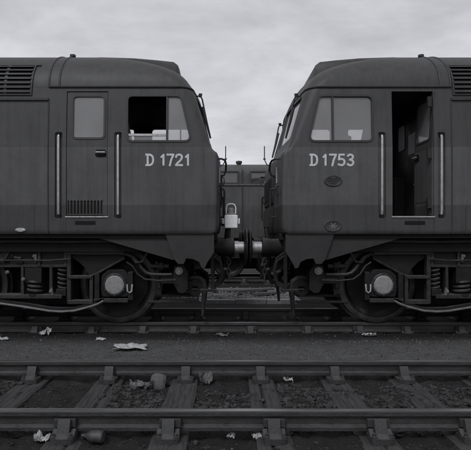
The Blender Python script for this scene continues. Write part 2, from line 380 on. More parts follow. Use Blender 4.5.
# ------------------------------------------------------------------ loose stones
bmi = bmesh.new(); bmesh.ops.create_icosphere(bmi, subdivisions=1, radius=1)
ICO_V = np.array([v.co[:] for v in bmi.verts]); ICO_F = np.array([[v.index for v in f.verts] for f in bmi.faces]); bmi.free()
def scatter(name, n, xr, yr, sz, mat, label, cat, avoid=True, seed=1, sink=0.25, clump=0.0):
    rg = np.random.RandomState(seed)
    x = rg.uniform(*xr, n*4); y = rg.uniform(*yr, n*4)
    keep = np.ones(len(x), bool)
    if avoid:
        for d in (D1, D2, TC-.7525, TC+.7525): keep &= np.abs(y-d) > 0.07
    if clump: keep &= fbm(x*1.3+7, y*1.7+3, 3) > clump*(rg.rand(len(x))-.35)
    x, y = x[keep][:n], y[keep][:n]; n = len(x)
    s = sz[0]*(sz[1]/sz[0])**(rg.rand(n)**2.2)
    dirs = ICO_V[None]*(1+rg.uniform(-.3, .3, (n, len(ICO_V), 1)))
    sc = rg.uniform(.55, 1.25, (n, 1, 3)); sc[:, :, 2] *= .75
    v = dirs*sc*s[:, None, None]
    a = rg.uniform(0, 6.28, n); ca, sa = np.cos(a), np.sin(a)
    vx, vy = v[..., 0]*ca[:, None]-v[..., 1]*sa[:, None], v[..., 0]*sa[:, None]+v[..., 1]*ca[:, None]
    z = ground_h(x, y)
    co = np.stack([vx+x[:, None], vy+y[:, None], v[..., 2]+z[:, None]+(s*(.5-sink))[:, None]], -1).reshape(-1, 3)
    f = (ICO_F[None]+(np.arange(n)*len(ICO_V))[:, None, None]).reshape(-1, 3)
    return link(name, np_mesh(name, co, f, [mat], smooth=False), label=label, cat=cat, kind='stuff')
scatter('ballast', 34000, (-3.6, 4.4), (2.7, 5.25), (.004, .032), MT['ballast'], 'dark broken ballast and clinker strewn between the foreground rails', 'ballast', seed=3, clump=0.05)
scatter('cinders', 12000, (-4.8, 5.8), (5.35, 7.6), (.003, .010), MT['ballast'], 'fine dark cinders scattered over the walkway between the tracks', 'cinders', seed=4)
scatter('walkway_grit', 12000, (-4.8, 5.8), (5.4, 7.0), (.003, .011), MT['rock'], 'pale trodden grit over the walkway between the two tracks', 'grit', seed=17, clump=.3)
scatter('ash_lumps', 34000, (-3.6, 4.4), (2.7, 5.25), (.003, .011), MT['ballast'], 'fine black ash and coal lumps between and before the foreground rails', 'ash', seed=21)
scatter('spilt_gravel', 160, (-1.7, -.5), (12.4, 13.6), (.015, .05), MT['gravel'], 'pale gravel spilt left of the path behind the left buffers', 'gravel', avoid=False, seed=31)
scatter('lime_chips', 700, (-3.4, 4.2), (2.7, 7.5), (.005, .014), MT['rock'], 'small pale chips speckling the ash around the rails', 'chips', seed=9, clump=.5)

# ------------------------------------------------------------------ tracks
SL_TOP = -0.19
def sleeper_mesh(seed, w=0.27, L=2.62, t=0.13, split=0.0):
    nxs, nys = 15, 90
    xs = np.linspace(-w/2, w/2, nxs); ys = np.linspace(-L/2, L/2, nys)
    X, Y = np.meshgrid(xs, ys, indexing='ij')
    gcol = xs*14+seed*3.7
    Z = SL_TOP + 0.010*fbm(X*26+seed*7, Y*1.7+seed, 3) + .006*fbm(X*60+seed, Y*6, 2)
    Z = Z - 0.012*np.clip((np.abs(X)-w/2+.02)/.02, 0, 1)
    if split is not None:
        cx = split + 0.012*fbm(Y*1.2+seed, Y*0+seed, 3)
        Z = Z - 0.03*np.exp(-((X-cx)/.007)**2)
    X = X + 0.012*fbm(Y*2.1+seed*3, X*0+seed, 2)*np.sign(X)*(np.abs(X) > w/2-.03)
    top = np.stack([X, Y, Z], -1).reshape(-1, 3); bot = top.copy(); bot[:, 2] = SL_TOP - t
    idn = np.arange(nxs*nys).reshape(nxs, nys); off = nxs*nys
    q = [np.stack([idn[:-1, :-1], idn[1:, :-1], idn[1:, 1:], idn[:-1, 1:]], -1).reshape(-1, 4)]
    q.append(q[0][:, ::-1]+off)
    for e, fl in ((idn[0, :], 1), (idn[-1, :], 0), (idn[:, 0], 0), (idn[:, -1], 1)):
        s = np.stack([e[:-1], e[1:], e[1:]+off, e[:-1]+off], -1); q.append(s[:, ::-1] if not fl else s)
    me = np_mesh('sleeper', np.concatenate([top, bot]), np.concatenate(q), [MT['wood']])
    me.set_sharp_from_angle(angle=R(40)); return me
SLEEPERS = [sleeper_mesh(1, .27, split=0.01), sleeper_mesh(2, .26, split=-.02), sleeper_mesh(3, .28, split=None), sleeper_mesh(4, .27, split=.035)]

RAIL_H = 0.150
def rail_profile():
    hw, w2, fw = .035, .0105, .036
    r = [(-fw, -RAIL_H+.004), (-fw, -RAIL_H+.028), (-w2, -RAIL_H+.046), (-w2, -.052), (-hw, -.040), (-hw, -.010), (-hw+.008, -.0015), (0, 0)]
    return r + [(-x, z) for x, z in r[-2::-1]]
def rail_mesh(x0=-26, x1=27, step=0.5, seed=0):
    pr = rail_profile(); n = len(pr); xs = np.arange(x0, x1+1e-6, step); mb = MB()
    vs, fs, mi = [], [], []
    for i, x in enumerate(xs):
        dy = 0.006*float(fbm(np.array([x*.25+seed]), np.array([seed*3.3]), 2)[0]); dz = 0.006*float(fbm(np.array([x*.3+seed*5]), np.array([1.3]), 2)[0])
        vs += [(x, y+dy, z+dz) for y, z in pr]
    for i in range(len(xs)-1):
        for k in range(n): fs.append((i*n+k, i*n+(k+1) % n, (i+1)*n+(k+1) % n, (i+1)*n+k)); mi.append(1 if k in (6, 7) else 0)
    fs += [tuple(range(n)), tuple(range((len(xs)-1)*n, len(xs)*n))]; mi += [0, 0]
    mb.v, mb.f, mb.mi = vs, fs, mi
    return mb.mesh('rail', [MT['rail'], MT['railtop']], 28)
def chair_mesh():
    mb = MB()
    zb = SL_TOP
    mb.prism(round_poly([(-.082, -.18), (.082, -.18), (.082, .18), (-.082, .18)], .03, 3), zb-.004, zb+.038, axis='z')
    # jaws either side of the rail: outer one tall (braced), inner one leaning on the web
    for sx in (-.052, .052):
        pass
    outer = [(.060, zb+.03), (.175, zb+.036), (.13, zb+.06), (.095, -.06), (.085, -.045), (.068, -.045), (.068, -.09)]
    inner = [(-.040, zb+.03), (-.165, zb+.036), (-.11, zb+.06), (-.072, -.052), (-.062, -.045), (-.040, -.052), (-.018, -.062), (-.018, -.10), (-.039, -.125)]
    mb.prism(outer, -.043, .043, axis='x'); mb.prism(inner, -.043, .043, axis='x')
    for q in (-.064, .064): mb.prism([(.058, zb+.03), (.15, zb+.034), (.10, zb+.055), (.07, zb+.075)], q-.016, q+.016, axis='x')
    for sx in (-1, 1):
        for sy in (-1, 1):
            mb.lathe((sx*.06, sy*.15, zb+.036), 'z', [(0, .022), (.012, .022), (.014, .015), (.034, .013), (.036, 0)], 8)
    return mb.mesh('chair', MT['chair'], 30)
def key_mesh():
    mb = MB(); mb.prism([(.012, -.112), (.012, -.062), (.040, -.052), (.066, -.056), (.066, -.108), (.04, -.116)], -.08, .075, axis='x'); return mb.mesh('key', MT['key'], 0)
CH, KEY = chair_mesh(), key_mesh()
def track(label, y0, y1, sleepers, loc_label, seed):
    """sleepers: list of (x at near rail, x at far rail)"""
    t = thing('railway_track', label, 'track', (0, (y0+y1)/2, 0))
    yc = (y0+y1)/2
    for i, y in enumerate((y0, y1)):
        link('rail', rail_mesh(seed=seed+i), t, loc=(0, y-yc, 0))
    for i, (a, b) in enumerate(sleepers):
        s = link('sleeper', SLEEPERS[i*7 % 4 if i % 3 else (i+2) % 4], t, loc=((a+b)/2, 0, random.uniform(-.006, .004)), rz=math.atan2(a-b, y1-y0))
        for sy, flip in ((-1, 1), (1, 0)):
            c = link('chair', CH, s, loc=(0, sy*(y1-y0)/2, -s.location.z), rz=math.pi if flip else 0)
            c.rotation_euler.z += random.uniform(-.07, .07); c.location.x += random.uniform(-.015, .015)
            k = link('key', KEY, s, loc=(random.uniform(-.02, .02), sy*(y1-y0)/2, -s.location.z), rz=math.pi if flip else 0)
    return t
fs = [(-1.093, -1.09), (-.343, -.327), (.415, .449), (1.159, 1.194), (1.82, 1.89)]
fs = [(-1.85 - .76*i, -1.86 - .76*i) for i in range(4, -1, -1)] + fs + [(2.6 + .76*i, 2.65 + .76*i) for i in range(5)]
track('empty bullhead railway track on split timber sleepers in the foreground', D1, D2, fs, '', 1)
ls = [-2.69, -1.84, -1.09, -.34, .49, 1.34, 2.09, 2.82]
ls = [-2.69 - .78*i for i in range(5, 0, -1)] + ls + [2.82 + .78*i for i in range(1, 7)]
track('soot-dark railway track carrying the two facing locomotives', TC-.7525, TC+.7525, [(x, x) for x in ls], '', 5)
track('distant railway track under the locomotive seen through the gap', 16.55, 18.05, [(x, x) for x in np.arange(-5.2, 8, .76)], '', 9)

# ------------------------------------------------------------------ the yard beyond the locomotives
mb = MB(); mb.box(-.42, 1.92, 11.5, 14.6, -.40, -.165)
mb.build('path', MT['gravel'], kind='structure')
kerb = thing('concrete_kerb', 'pale concrete edging kerb of the gravel path beyond the two locomotives', 'kerb', (0, 11.43, 0))
mb = MB(); mb.box(-.34, .34, -.07, .07, -.40, -.10); kme = mb.mesh('kerb_stone', MT['concrete'], 0)
for i in range(3):
    link('kerb_stone', kme, kerb, .012, loc=(.06+i*.69+random.uniform(-.004, .004), random.uniform(-.008, .008), random.uniform(-.01, .006)), rz=random.uniform(-.01, .01))
scatter('path_gravel', 1500, (-.38, 1.88), (11.55, 14.5), (.012, .05), MT['gravel'], 'pale loose gravel covering the path behind the buffers', 'gravel', avoid=False, seed=12)
for o in [bpy.data.objects['path_gravel']]: o.location.z = .045
def plank(x, y, z, L, w, t, rz, label):
    mb = MB()
    for i in range(8):
        pass
    mb.box(-L/2, L/2, -w/2, w/2, -t/2, t/2)
    return mb.build('plank', MT['plank'], None, 0, .008, loc=(x, y, z), rz=rz, label=label, cat='plank', group='timbers lying on the path')
plank(.55, 13.4, -.115, 1.5, .22, .06, R(3), 'old board lying flat on the gravel path under the buffers')
plank(.95, 13.0, -.055, 1.1, .20, .055, R(33), 'old board lying askew across the flat board on the path')
plank(1.30, 12.7, -.105, 1.0, .17, .06, R(38), 'old board slanting on the gravel nearest the right locomotive')

# ------------------------------------------------------------------ locomotive body
UO = .06
SCP = 7.07/F
def su(x): return UO + (217-x)*SCP            # px on the left loco's side plane -> distance back from the nose
def sz(y): return H + (HY-y)*SCP
BK = 7.33/F
def bu(x): return UO + (217-x)*BK             # the same on the plane of the bogie frames
def bz(y): return H + (HY-y)*BK
ZB, ZG = 1.309, 3.345
LEN = 18.6
def w_of(z):
    if z <= 2.5: return float(np.interp(z, [ZB, ZB+.03, 2.5], [1.335, 1.35, 1.35]))
    if z <= ZG: return 1.35 - .045*(z-2.5)/(ZG-2.5)
    s = min(1, (z-ZG)/.735); return 1.305*math.sqrt(max(0, 1-s*s))
UFZ = [ZB, 1.34, 1.42, 2.41, 2.437, 2.46, 2.49, 2.60, 3.257, 3.345, 3.486, 3.6, 3.7, 3.82, 3.9, 3.97, 4.02, 4.06, 4.08]
UFU = [.05, .015, 0, 0, .012, .045, .075, .12, .285, .315, .375, .45, .55, .73, .92, 1.17, 1.47, 1.87, 2.2]
def uf(z): return float(np.interp(z, UFZ, UFU))
def rc(z): return float(np.interp(z, [ZB, 2.4, 2.6, 3.3, 3.6, 3.9, 4.08], [.05, .05, .09, .18, .32, .6, .5]))
def bow(z): return float(np.interp(z, [ZB, 2.44, 3.3, 4.08], [.05, .05, .08, .16]))
def ring_pts(z, off, uR, side_u):
    w = max(.03, w_of(z)-off); r = min(rc(z), w*.75); f = uf(z)+off; bo = bow(z)
    half = []
    for i in range(9): s = i/8; half.append((f+bo*s*s, s*(w-r)))
    cu = f+bo+r
    for i in range(1, 9):
        a = math.pi/2*i/8; half.append((cu-r*math.cos(a), (w-r)+r*math.sin(a)))
    for u in side_u:
        half.append((max(u, cu+.001*(1+u)), w))
    half.append((uR, w))
    return [(u, -v) for u, v in half[::-1]] + half[1:]
def loft(levels, off, uR, side_u):
    rings = [ring_pts(z, off, uR, side_u) for z in levels]; n = len(rings[0]); vs, fs = [], []
    for z, r in zip(levels, rings): vs += [(u, v, z) for u, v in r]
    for i in range(len(levels)-1):
        for k in range(n): fs.append((i*n+k, i*n+(k+1) % n, (i+1)*n+(k+1) % n, (i+1)*n+k))
    fs += [tuple(range(n)), tuple(range((len(levels)-1)*n, len(levels)*n))]
    return vs, fs
WALL_Z = [ZB, 1.32, 1.335, 1.37, 1.42, 1.6, 1.9, 2.2, 2.38, 2.41, 2.437, 2.455, 2.48, 2.51, 2.55, 2.6, 2.75, 2.9, 3.05, 3.2, 3.257, 3.30, ZG]
ROOF_Z = [ZG+.002] + [ZG + .735*math.sin(R(a)) for a in range(6, 84, 6)] + [ZG+.735*math.sin(R(86)), 4.079]

def bool_mesh(base, ops, name, mats, smooth=30):
    """base: MB; ops: [(op, MB)] -> evaluated mesh"""
    o = bpy.data.objects.new('tmp', base.mesh('tmp', mats, 0)); COL.objects.link(o); tmp = []
    for op, m in ops:
        c = bpy.data.objects.new('tmpc', m.mesh('tmpc', mats, 0)); COL.objects.link(c); tmp.append(c)
        md = o.modifiers.new('b', 'BOOLEAN'); md.operation = op; md.solver = 'EXACT'; md.object = c
    dg = bpy.context.evaluated_depsgraph_get(); dg.update()
    me = bpy.data.meshes.new_from_object(o.evaluated_get(dg)); me.name = name
    bpy.data.objects.remove(o)
    for c in tmp: bpy.data.objects.remove(c)
    if smooth:
        me.polygons.foreach_set('use_smooth', [True]*len(me.polygons)); me.set_sharp_from_angle(angle=R(smooth))
    return me

WIN_SIDE = round_poly([(su(127), sz(141)), (su(127), sz(95)), (su(180.5), sz(95)), (su(191), sz(141))], .075)
WIN_DOOR = round_poly([(su(72), sz(138)), (su(72), sz(95)), (su(104), sz(95)), (su(104), sz(138))], .06)
DOOR = [(su(66), sz(216)), (su(66), sz(90.5)), (su(107.5), sz(90.5)), (su(107.5), sz(216))]
DIV = su(167)
WIN_SIDE_FAR = round_poly([(su(127), sz(141)), (su(127), 3.315), (su(178.5), 3.315), (su(191), sz(141))], .075)
WIN_DOOR_FAR = round_poly([(su(72), sz(138)), (su(72), 3.315), (su(104), 3.315), (su(104), sz(138))], .06)

# numerals drawn as strokes, in a unit box (height 1)
GLYPH = {
 'D': (.62, [[(-.02, .04), (.34, .04), (.54, .18), (.60, .5), (.54, .82), (.34, .96), (-.02, .96)], [(.12, .02), (.12, .98)]]),
 '1': (.34, [[(.0, .74), (.19, .93)], [(.19, .96), (.19, .05)]]),
 '7': (.56, [[(0, .96), (.54, .96), (.34, .5), (.22, 0)]]),
 '2': (.58, [[(.02, .74), (.08, .92), (.28, .98), (.50, .9), (.54, .7), (.42, .48), (.12, .2), (.02, .04), (.56, .04)]]),
 '5': (.58, [[(.50, .96), (.10, .96), (.06, .54), (.30, .6), (.50, .5), (.55, .3), (.46, .08), (.24, .02), (.02, .12)]]),
 '3': (.58, [[(.04, .84), (.2, .98), (.44, .92), (.5, .74), (.40, .56), (.22, .52), (.44, .46), (.54, .28), (.44, .06), (.22, .01), (.02, .14)]]),
}
def smooth_line(pts, r=.13, n=4):
    res = [pts[0]]
    for i in range(1, len(pts)-1):
        a, b, c = Vector(pts[i-1]), Vector(pts[i]), Vector(pts[i+1]); d1, d2 = (a-b), (c-b)
        if d1.angle(d2) < R(103): res.append(pts[i]); continue
        t1, t2 = d1.normalized()*min(r, d1.length*.48), d2.normalized()*min(r, d2.length*.48)
        for k in range(n+1):
            u = k/n; q = (b+t1)*(1-u)**2 + b*2*u*(1-u) + (b+t2)*u*u; res.append((q.x, q.y))
    return res+[pts[-1]]
def stroke(mb, pts, w, P, lift=0):
    pts = smooth_line(pts)
    """flat ribbon of width w along pts with a little thickness; P maps (a,b,c) to space"""
    for i in range(len(pts)-1):
        a, b = Vector(pts[i]), Vector(pts[i+1]); d = (b-a).normalized(); nrm = Vector((-d.y, d.x))*w/2; e = d*w*.32
        a2, b2 = a-e, b+e
        q = [a2+nrm, b2+nrm, b2-nrm, a2-nrm]
        t = .0016 + .00013*(i % 5) + lift
        mb.add([P(p.x, p.y, 0) for p in q]+[P(p.x, p.y, t) for p in q], [(0,1,2,3),(7,6,5,4),(0,4,5,1),(1,5,6,2),(2,6,7,3),(3,7,4,0)])

def locomotive(label, X0, sx, number, paint, door_open, emblems):
    mp = lambda p: (sx*p[0], p[1], p[2])
    mk = lambda: MB(mp)
    L = thing('diesel_locomotive', label, 'locomotive', (X0, TC, 0), 0, 'pair of locomotives nose to nose')
    P = lambda mb, name, mat, parent=L, **kw: mb.build(name, mat, parent, **kw)

    # --- body walls, hollow cab, cut openings
    base = mk(); base.add(*loft(WALL_Z, 0, LEN, [2.0, 2.6, 4, 7]))
    void = mk(); void.add(*loft([1.42, 1.6, 2.2, 2.4, 2.437, 2.47, 2.51, 2.6, 3.0, 3.257, 3.30, 3.37], .055, 2.40, [2.0, 2.2, 2.3, 2.35]))
    shell = bool_mesh(base, [('DIFFERENCE', void)], 'shell', [paint], 0)
    cut = mk()
    for s in (-1, 1):
        cut.prism(WIN_SIDE if s < 0 else WIN_SIDE_FAR, s*1.19, s*1.6)
        cut.prism(DOOR if s < 0 else WIN_DOOR_FAR, s*1.19, s*1.6)
        a, b = sorted((s*.06, s*1.15))
        cut.prism(round_poly([(a, 2.66), (b, 2.66), (b-(.03 if s > 0 else 0), 3.26), (a+(.03 if s < 0 else 0), 3.26)], .06), -.6, .50, axis='x')
    for x in (58.5, 118):
        cut.prism(round_poly([(su(x)-.052, sz(218)), (su(x)+.052, sz(218)), (su(x)+.052, sz(132)), (su(x)-.052, sz(132))], .03, 3), -1.322, -1.6)
    # slot below the door
    base2 = mk(); base2.v = [tuple(v.co) for v in shell.vertices]; base2.f = [tuple(p.vertices) for p in shell.polygons]; base2.mi = [0]*len(base2.f)
    body = bool_mesh(base2, [('DIFFERENCE', cut)], 'body', [paint], 28)
    link('body', body, L)
    roof = mk(); roof.add(*loft(ROOF_Z, 0, LEN, [1.2, 1.8, 2.5, 3.2, 4, 7]))
    rf = P(roof, 'roof', MT['roof'], smooth=40)
    # ribs / seams on the roof
    for u in (su(48), su(58.5)):
        s_ = mk(); pts = [(u, -w_of(z)-.004, z) for z in np.linspace(3.17 if u > 2.4 else ZG, 4.05, 24)]
        s_.tube(pts, .012, 6); P(s_, 'roof_seam', MT['roof'], rf)
    s_ = mk(); s_.tube([(su(48), -1.352, z) for z in (ZB+.01, 2.5)] + [(su(48), -w_of(3.17)-.002, 3.17)], .010, 6); P(s_, 'panel_seam', MT['trim'])
    for x in (66, 34):
        s_ = mk(); s_.box(su(x)-.004, su(x)+.004, -1.3535, -1.34, ZB+.005, sz(217)-.005 if x == 66 else 1.70); P(s_, 'panel_seam', MT['trim'])
    # gutter over the cab, round the dome to the windscreen
    gt = mk(); gz = lambda t: ZG
    pts = [(su(48), -w_of(ZG)-.008, ZG)] + [(u, -w_of(ZG)-.008, ZG) for u in (2.0, 1.5, 1.1)]
    rp = ring_pts(ZG, -.008, 3, [])
    arc = [p for p in rp if p[0] < 1.0]
    pts += [(u, v, ZG - .05*max(0, 1-abs(v)/1.31)) for u, v in arc if True] + [(1.1, w_of(ZG)+.008, ZG), (2.44, w_of(ZG)+.008, ZG)]
    gt.tube(pts, .014, 6); P(gt, 'gutter', MT['trim'])
    g2 = mk(); g2.box(su(48), LEN, -w_of(3.17)-.024, -w_of(3.17)+.02, 3.155, 3.185); g2.box(su(48), LEN, w_of(3.17)-.02, w_of(3.17)+.024, 3.155, 3.185); P(g2, 'body_gutter', MT['trim'])
    # roof hood over the windscreens
    hd = mk()
    prof = [(.95, 3.2), (.70, 3.36), (.62, 3.62), (.62, 3.74), (.632, 3.83), (.655, 3.89), (.72, 3.94), (.95, 3.965), (1.3, 3.995), (1.8, 4.01), (2.3, 3.99), (2.5, 3.9), (2.5, 3.5)]
    n = len(prof); vs, fsx = [], []
    for v, dz, du in ((-.66, -.05, .05), (-.63, -.018, .015), (-.57, 0, 0), (.57, 0, 0), (.63, -.018, .015), (.66, -.05, .05)):
        vs += [(u+(du if 0 < i < n-1 else 0), v, z+(dz if 0 < i < n-1 else 0)) for i, (u, z) in enumerate(prof)]
    for i in range(5):
        for k in range(n): fsx.append((i*n+k, i*n+(k+1) % n, (i+1)*n+(k+1) % n, (i+1)*n+k))
    fsx += [tuple(range(n)), tuple(range(5*n, 6*n))]
    hd.add(vs, fsx); P(hd, 'roof_hood', MT['roof'], rf, smooth=35)
    k_ = mk(); k_.lathe((su(58), -.62, 3.93), 'z', [(0, .03), (.06, .03), (.07, .045), (.10, .045), (.11, 0)], 10); P(k_, 'roof_fitting', MT['trim'], rf)

    # --- louvre panel in the cant of the roof
    la = 2.62 if sx < 0 else 2.41; lb = la+3.6
    def cant(u, t, o): # t 0..1 up the slope, o outward
        z = 3.245 + t*.43; w = w_of(z); dz = .01; nw = (w_of(z+dz)-w_of(z-dz))/(2*dz); nn = math.hypot(1, nw)
        return (u + .02*(1-t), -(w+o/nn), z - o*nw/nn)
    lv = mk()
    n = 12
    for i in range(n):
        t0, t1 = i/n, (i+1)/n
        lv.add([cant(la, t0, .006), cant(lb, t0, .006), cant(lb, t1, .006), cant(la, t1, .006)], [(0, 1, 2, 3)])
    lo = P(lv, 'louvre_panel', MT['soot'], smooth=0)
    fr = mk()
    for a, b, c, d in ((la-.02, lb+.05, -.04, 0), (la-.08 if sx < 0 else la-.02, lb+.05, 1, 1.05)):
        q = [cant(a, c, 0), cant(b, c, 0), cant(b, d, 0), cant(a, d, 0), cant(a, c, .018), cant(b, c, .018), cant(b, d, .018), cant(a, d, .018)]
        fr.add(q, [(0,3,2,1),(4,5,6,7),(0,1,5,4),(1,2,6,5),(2,3,7,6),(3,0,4,7)])
    for a, b in ((la-.02, la+.005), (la+.33, la+.37), (la+1.5, la+1.54), (la+2.6, la+2.64), (lb, lb+.05)):
        for i in range(6):
            c, d = i/6, (i+1)/6
            q = [cant(a, c, 0), cant(b, c, 0), cant(b, d, 0), cant(a, d, 0), cant(a, c, .02), cant(b, c, .02), cant(b, d, .02), cant(a, d, .02)]
            fr.add(q, [(0,3,2,1),(4,5,6,7),(0,1,5,4),(1,2,6,5),(2,3,7,6),(3,0,4,7)])
    P(fr, 'louvre_frame', MT['roof'], lo, smooth=0)
    for i in range(7):
        s_ = mk(); t = (i+.62)/7
        q = [cant(la, t-.015, .034), cant(lb, t-.015, .034), cant(lb, t+.055, .006), cant(la, t+.055, .006), cant(la, t-.055, .034), cant(lb, t-.055, .034), cant(lb, t+.02, .006), cant(la, t+.02, .006)]
        s_.add(q, [(0,1,2,3),(4,5,6,7),(0,1,5,4),(1,2,6,5),(2,3,7,6),(3,0,4,7)]); P(s_, 'louvre_slat', MT['roof'], lo, smooth=0)

    # --- cab side windows (both sides): rubber surround, divider, panes
    for s in (-1, 1):
        lean = lambda z, o: s*(w_of(z)+o)
        def leaned(poly, o0, o1, mb, ringw=None):
            n = len(poly)
            if ringw:
                o2 = offset_poly(poly, ringw)
                vs = [(a, lean(b, o0), b) for a, b in poly]+[(a, lean(b, o0), b) for a, b in o2]+[(a, lean(b, o1), b) for a, b in poly]+[(a, lean(b, o1), b) for a, b in o2]
                f_ = []
                for i in range(n):
                    j = (i+1) % n; f_ += [(i, j, n+j, n+i), (2*n+i, 3*n+i, 3*n+j, 2*n+j), (n+i, n+j, 3*n+j, 3*n+i), (i, 2*n+i, 2*n+j, j)]
                mb.add(vs, f_)
            else:
                vs = [(a, lean(b, o0), b) for a, b in poly]+[(a, lean(b, o1), b) for a, b in poly]
                mb.add(vs, [tuple(range(n)), tuple(range(2*n-1, n-1, -1))]+[(i, i+n, (i+1) % n+n, (i+1) % n) for i in range(n)])
        m_ = mk(); leaned(offset_poly(WIN_SIDE if s < 0 else WIN_SIDE_FAR, -.012), -.03, .010, m_, .028)
        wn = P(m_, 'side_window', MT['trim'])
        m_ = mk(); zt = sz(95) if s < 0 else 3.315; leaned([(DIV-.014, sz(141)), (DIV+.014, sz(141)), (DIV+.014, zt), (DIV-.014, zt)], -.034, .004, m_); P(m_, 'window_divider', MT['trim'], wn)
        front = [(DIV, sz(140.6)), (DIV, zt-.005), (su(180) if s < 0 else su(178), zt-.005), (su(190.6), sz(140.6))]
        m_ = mk(); leaned(round_poly(front, .06), -.022, -.017, m_); P(m_, 'pane', MT['glass2'] if s < 0 else MT['dglass'], wn, smooth=0)
        rear = [(su(127.3), sz(140.6)), (su(127.3), zt-.005), (DIV, zt-.005), (DIV, sz(140.6))]
        if s < 0 and not door_open:      # this driver's droplight is lowered
            rear = [(su(127.3), sz(140.6)), (su(127.3), sz(134)), (DIV, sz(134)), (DIV, sz(140.6))]
            m_ = mk(); leaned([(su(127.6), sz(135.6)), (su(127.6), sz(133.4)), (DIV+.014, sz(133.4)), (DIV+.014, sz(135.6))], -.036, -.010, m_); P(m_, 'droplight_rail', MT['plunger'], wn)
        m_ = mk(); leaned(rear, -.026, -.021, m_); P(m_, 'pane', MT['glass'] if s < 0 else MT['dglass'], wn, smooth=0)
        if s > 0:
            m_ = mk(); leaned(offset_poly(WIN_DOOR_FAR, -.012), -.03, .010, m_, .026); dw = P(m_, 'door_window', MT['trim'])
            m_ = mk(); leaned(offset_poly(WIN_DOOR_FAR, -.006), -.022, -.017, m_); P(m_, 'pane', MT['dglass'], dw, smooth=0)
    # --- windscreens
    for s in (-1, 1):
        m_ = mk(); nu, nz = 8, 6; vs, f_ = [], []
        for j in range(nz+1):
            z = 2.645 + (3.275-2.645)*j/nz
            for i in range(nu+1):
                v = .05 + 1.11*i/nu; w = w_of(z)-.02; r = min(rc(z), w*.75); st = min(1.0, v/(w-r)); u = uf(z)+bow(z)*st*st + .028
                if v > w-r: u += r - math.sqrt(max(0, r*r-(v-(w-r))**2))
                vs.append((u, s*v, z))
        for j in range(nz):
            for i in range(nu): f_.append((j*(nu+1)+i, j*(nu+1)+i+1, (j+1)*(nu+1)+i+1, (j+1)*(nu+1)+i))
        m_.add(vs, f_); ws = P(m_, 'windscreen', MT['glass'])
        # wiper : arm hung from above the screen, blade lying on the glass
        m_ = mk(); a = (.30, s*.95, 3.27); b = (.235, s*.80, 2.98)
        m_.tube([(.44, s*.97, 3.30), (.30, s*.96, 3.315), (.275, s*.95, 3.27), (.215, s*.93, 2.98)], .012, 6); wp = P(m_, 'wiper', MT['trim'])
        m_ = mk(); m_.tube([(.275, s*.94, 3.16), (.225, s*.93, 2.98), (.155, s*.91, 2.71)], [.016, .022, .014], 6); P(m_, 'wiper_blade', MT['rubber'], wp)
        m_ = mk(); m_.lathe((.30, s*.96, 3.295), 'z', [(0, .02), (.05, .028), (.055, 0)], 10); P(m_, 'wiper_motor', MT['trim'], wp)

    # --- cab door
    def dpl(poly, o0, o1, m):
        n = len(poly)
        vs = [(a, -(w_of(b)+o0), b) for a, b in poly]+[(a, -(w_of(b)+o1), b) for a, b in poly]
        m.add(vs, [tuple(range(n)), tuple(range(2*n-1, n-1, -1))]+[(i, i+n, (i+1) % n+n, (i+1) % n) for i in range(n)])
    dm = mk(); inset = offset_poly(DOOR, -.007)
    (u1, z0), (_, z1), (u0, _), _ = inset
    vs, f_ = [], []
    zs = [z0, 1.9, 2.2, 2.5, 2.9, z1]
    for z in zs:
        for u in (u0, u1):
            for o in (-.012, -.050): vs.append((u, -(w_of(z)+o), z))
    for i in range(len(zs)-1):
        a = i*4; b = a+4
        f_ += [(a, a+2, b+2, b), (a+1, b+1, b+3, a+3), (a, b, b+1, a+1), (a+2, a+3, b+3, b+2)]
    f_ += [(0, 1, 3, 2), (len(vs)-4, len(vs)-2, len(vs)-1, len(vs)-3)]
    dm.add(vs, f_); wc = mk(); wc.prism(WIN_DOOR, -1.1, -1.6)
    dme = bool_mesh(dm, [('DIFFERENCE', wc)], 'cab_door', [paint], 28)
    door = link('cab_door', dme, L)
    hinge = Vector((sx*(u1), -1.325, 0))
    dparts = []
    m_ = mk(); dpl_ = []
    m_ = mk()
    op = offset_poly(WIN_DOOR, -.012); o2 = offset_poly(WIN_DOOR, .016); n = len(op)
    vs = [(a, -(w_of(b)-.03), b) for a, b in op]+[(a, -(w_of(b)-.03), b) for a, b in o2]+[(a, -(w_of(b)-.004), b) for a, b in op]+[(a, -(w_of(b)-.004), b) for a, b in o2]
    f_ = []
    for i in range(n):
        j = (i+1) % n; f_ += [(i, j, n+j, n+i), (2*n+i, 3*n+i, 3*n+j, 2*n+j), (n+i, n+j, 3*n+j, 3*n+i), (i, 2*n+i, 2*n+j, j)]
    m_.add(vs, f_); dparts.append(P(m_, 'window_seal', MT['trim'], door))
    m_ = mk(); dpl(offset_poly(WIN_DOOR, -.006), -.030, -.024, m_); dparts.append(P(m_, 'pane', MT['glass2'], door, smooth=0))
    m_ = mk(); m_.tube([(su(105), -1.335, sz(152.5)), (su(105), -1.375, sz(152.5)), (su(97), -1.378, sz(152.5)), (su(96), -1.372, sz(152.5))], [.014, .014, .013, .010], 8); dparts.append(P(m_, 'handle', MT['chrome'], door))
    m_ = mk(); m_.prism(round_poly([(su(95), sz(149.5)), (su(95), sz(157)), (su(106), sz(157)), (su(106), sz(149.5))], .035), -1.332, -1.342); dparts.append(P(m_, 'handle_cup', MT['soot'], door))
    # ventilator at the foot of the door : upright slots
    m_ = mk(); m_.box(su(102), su(67.5), -1.3405, -1.33, sz(214.5), sz(200)); vt = P(m_, 'door_ventilator', MT['soot'], door); dparts.append(vt)
    m_ = mk()
    for i in range(10):
        uu = su(101.5)+(su(68)-su(101.5))*(i+.5)/10
        mm = mk(); mm.box(uu-.010, uu+.006, -1.349, -1.338, sz(214), sz(200.5)); P(mm, 'ventilator_bar', paint, door, smooth=0)
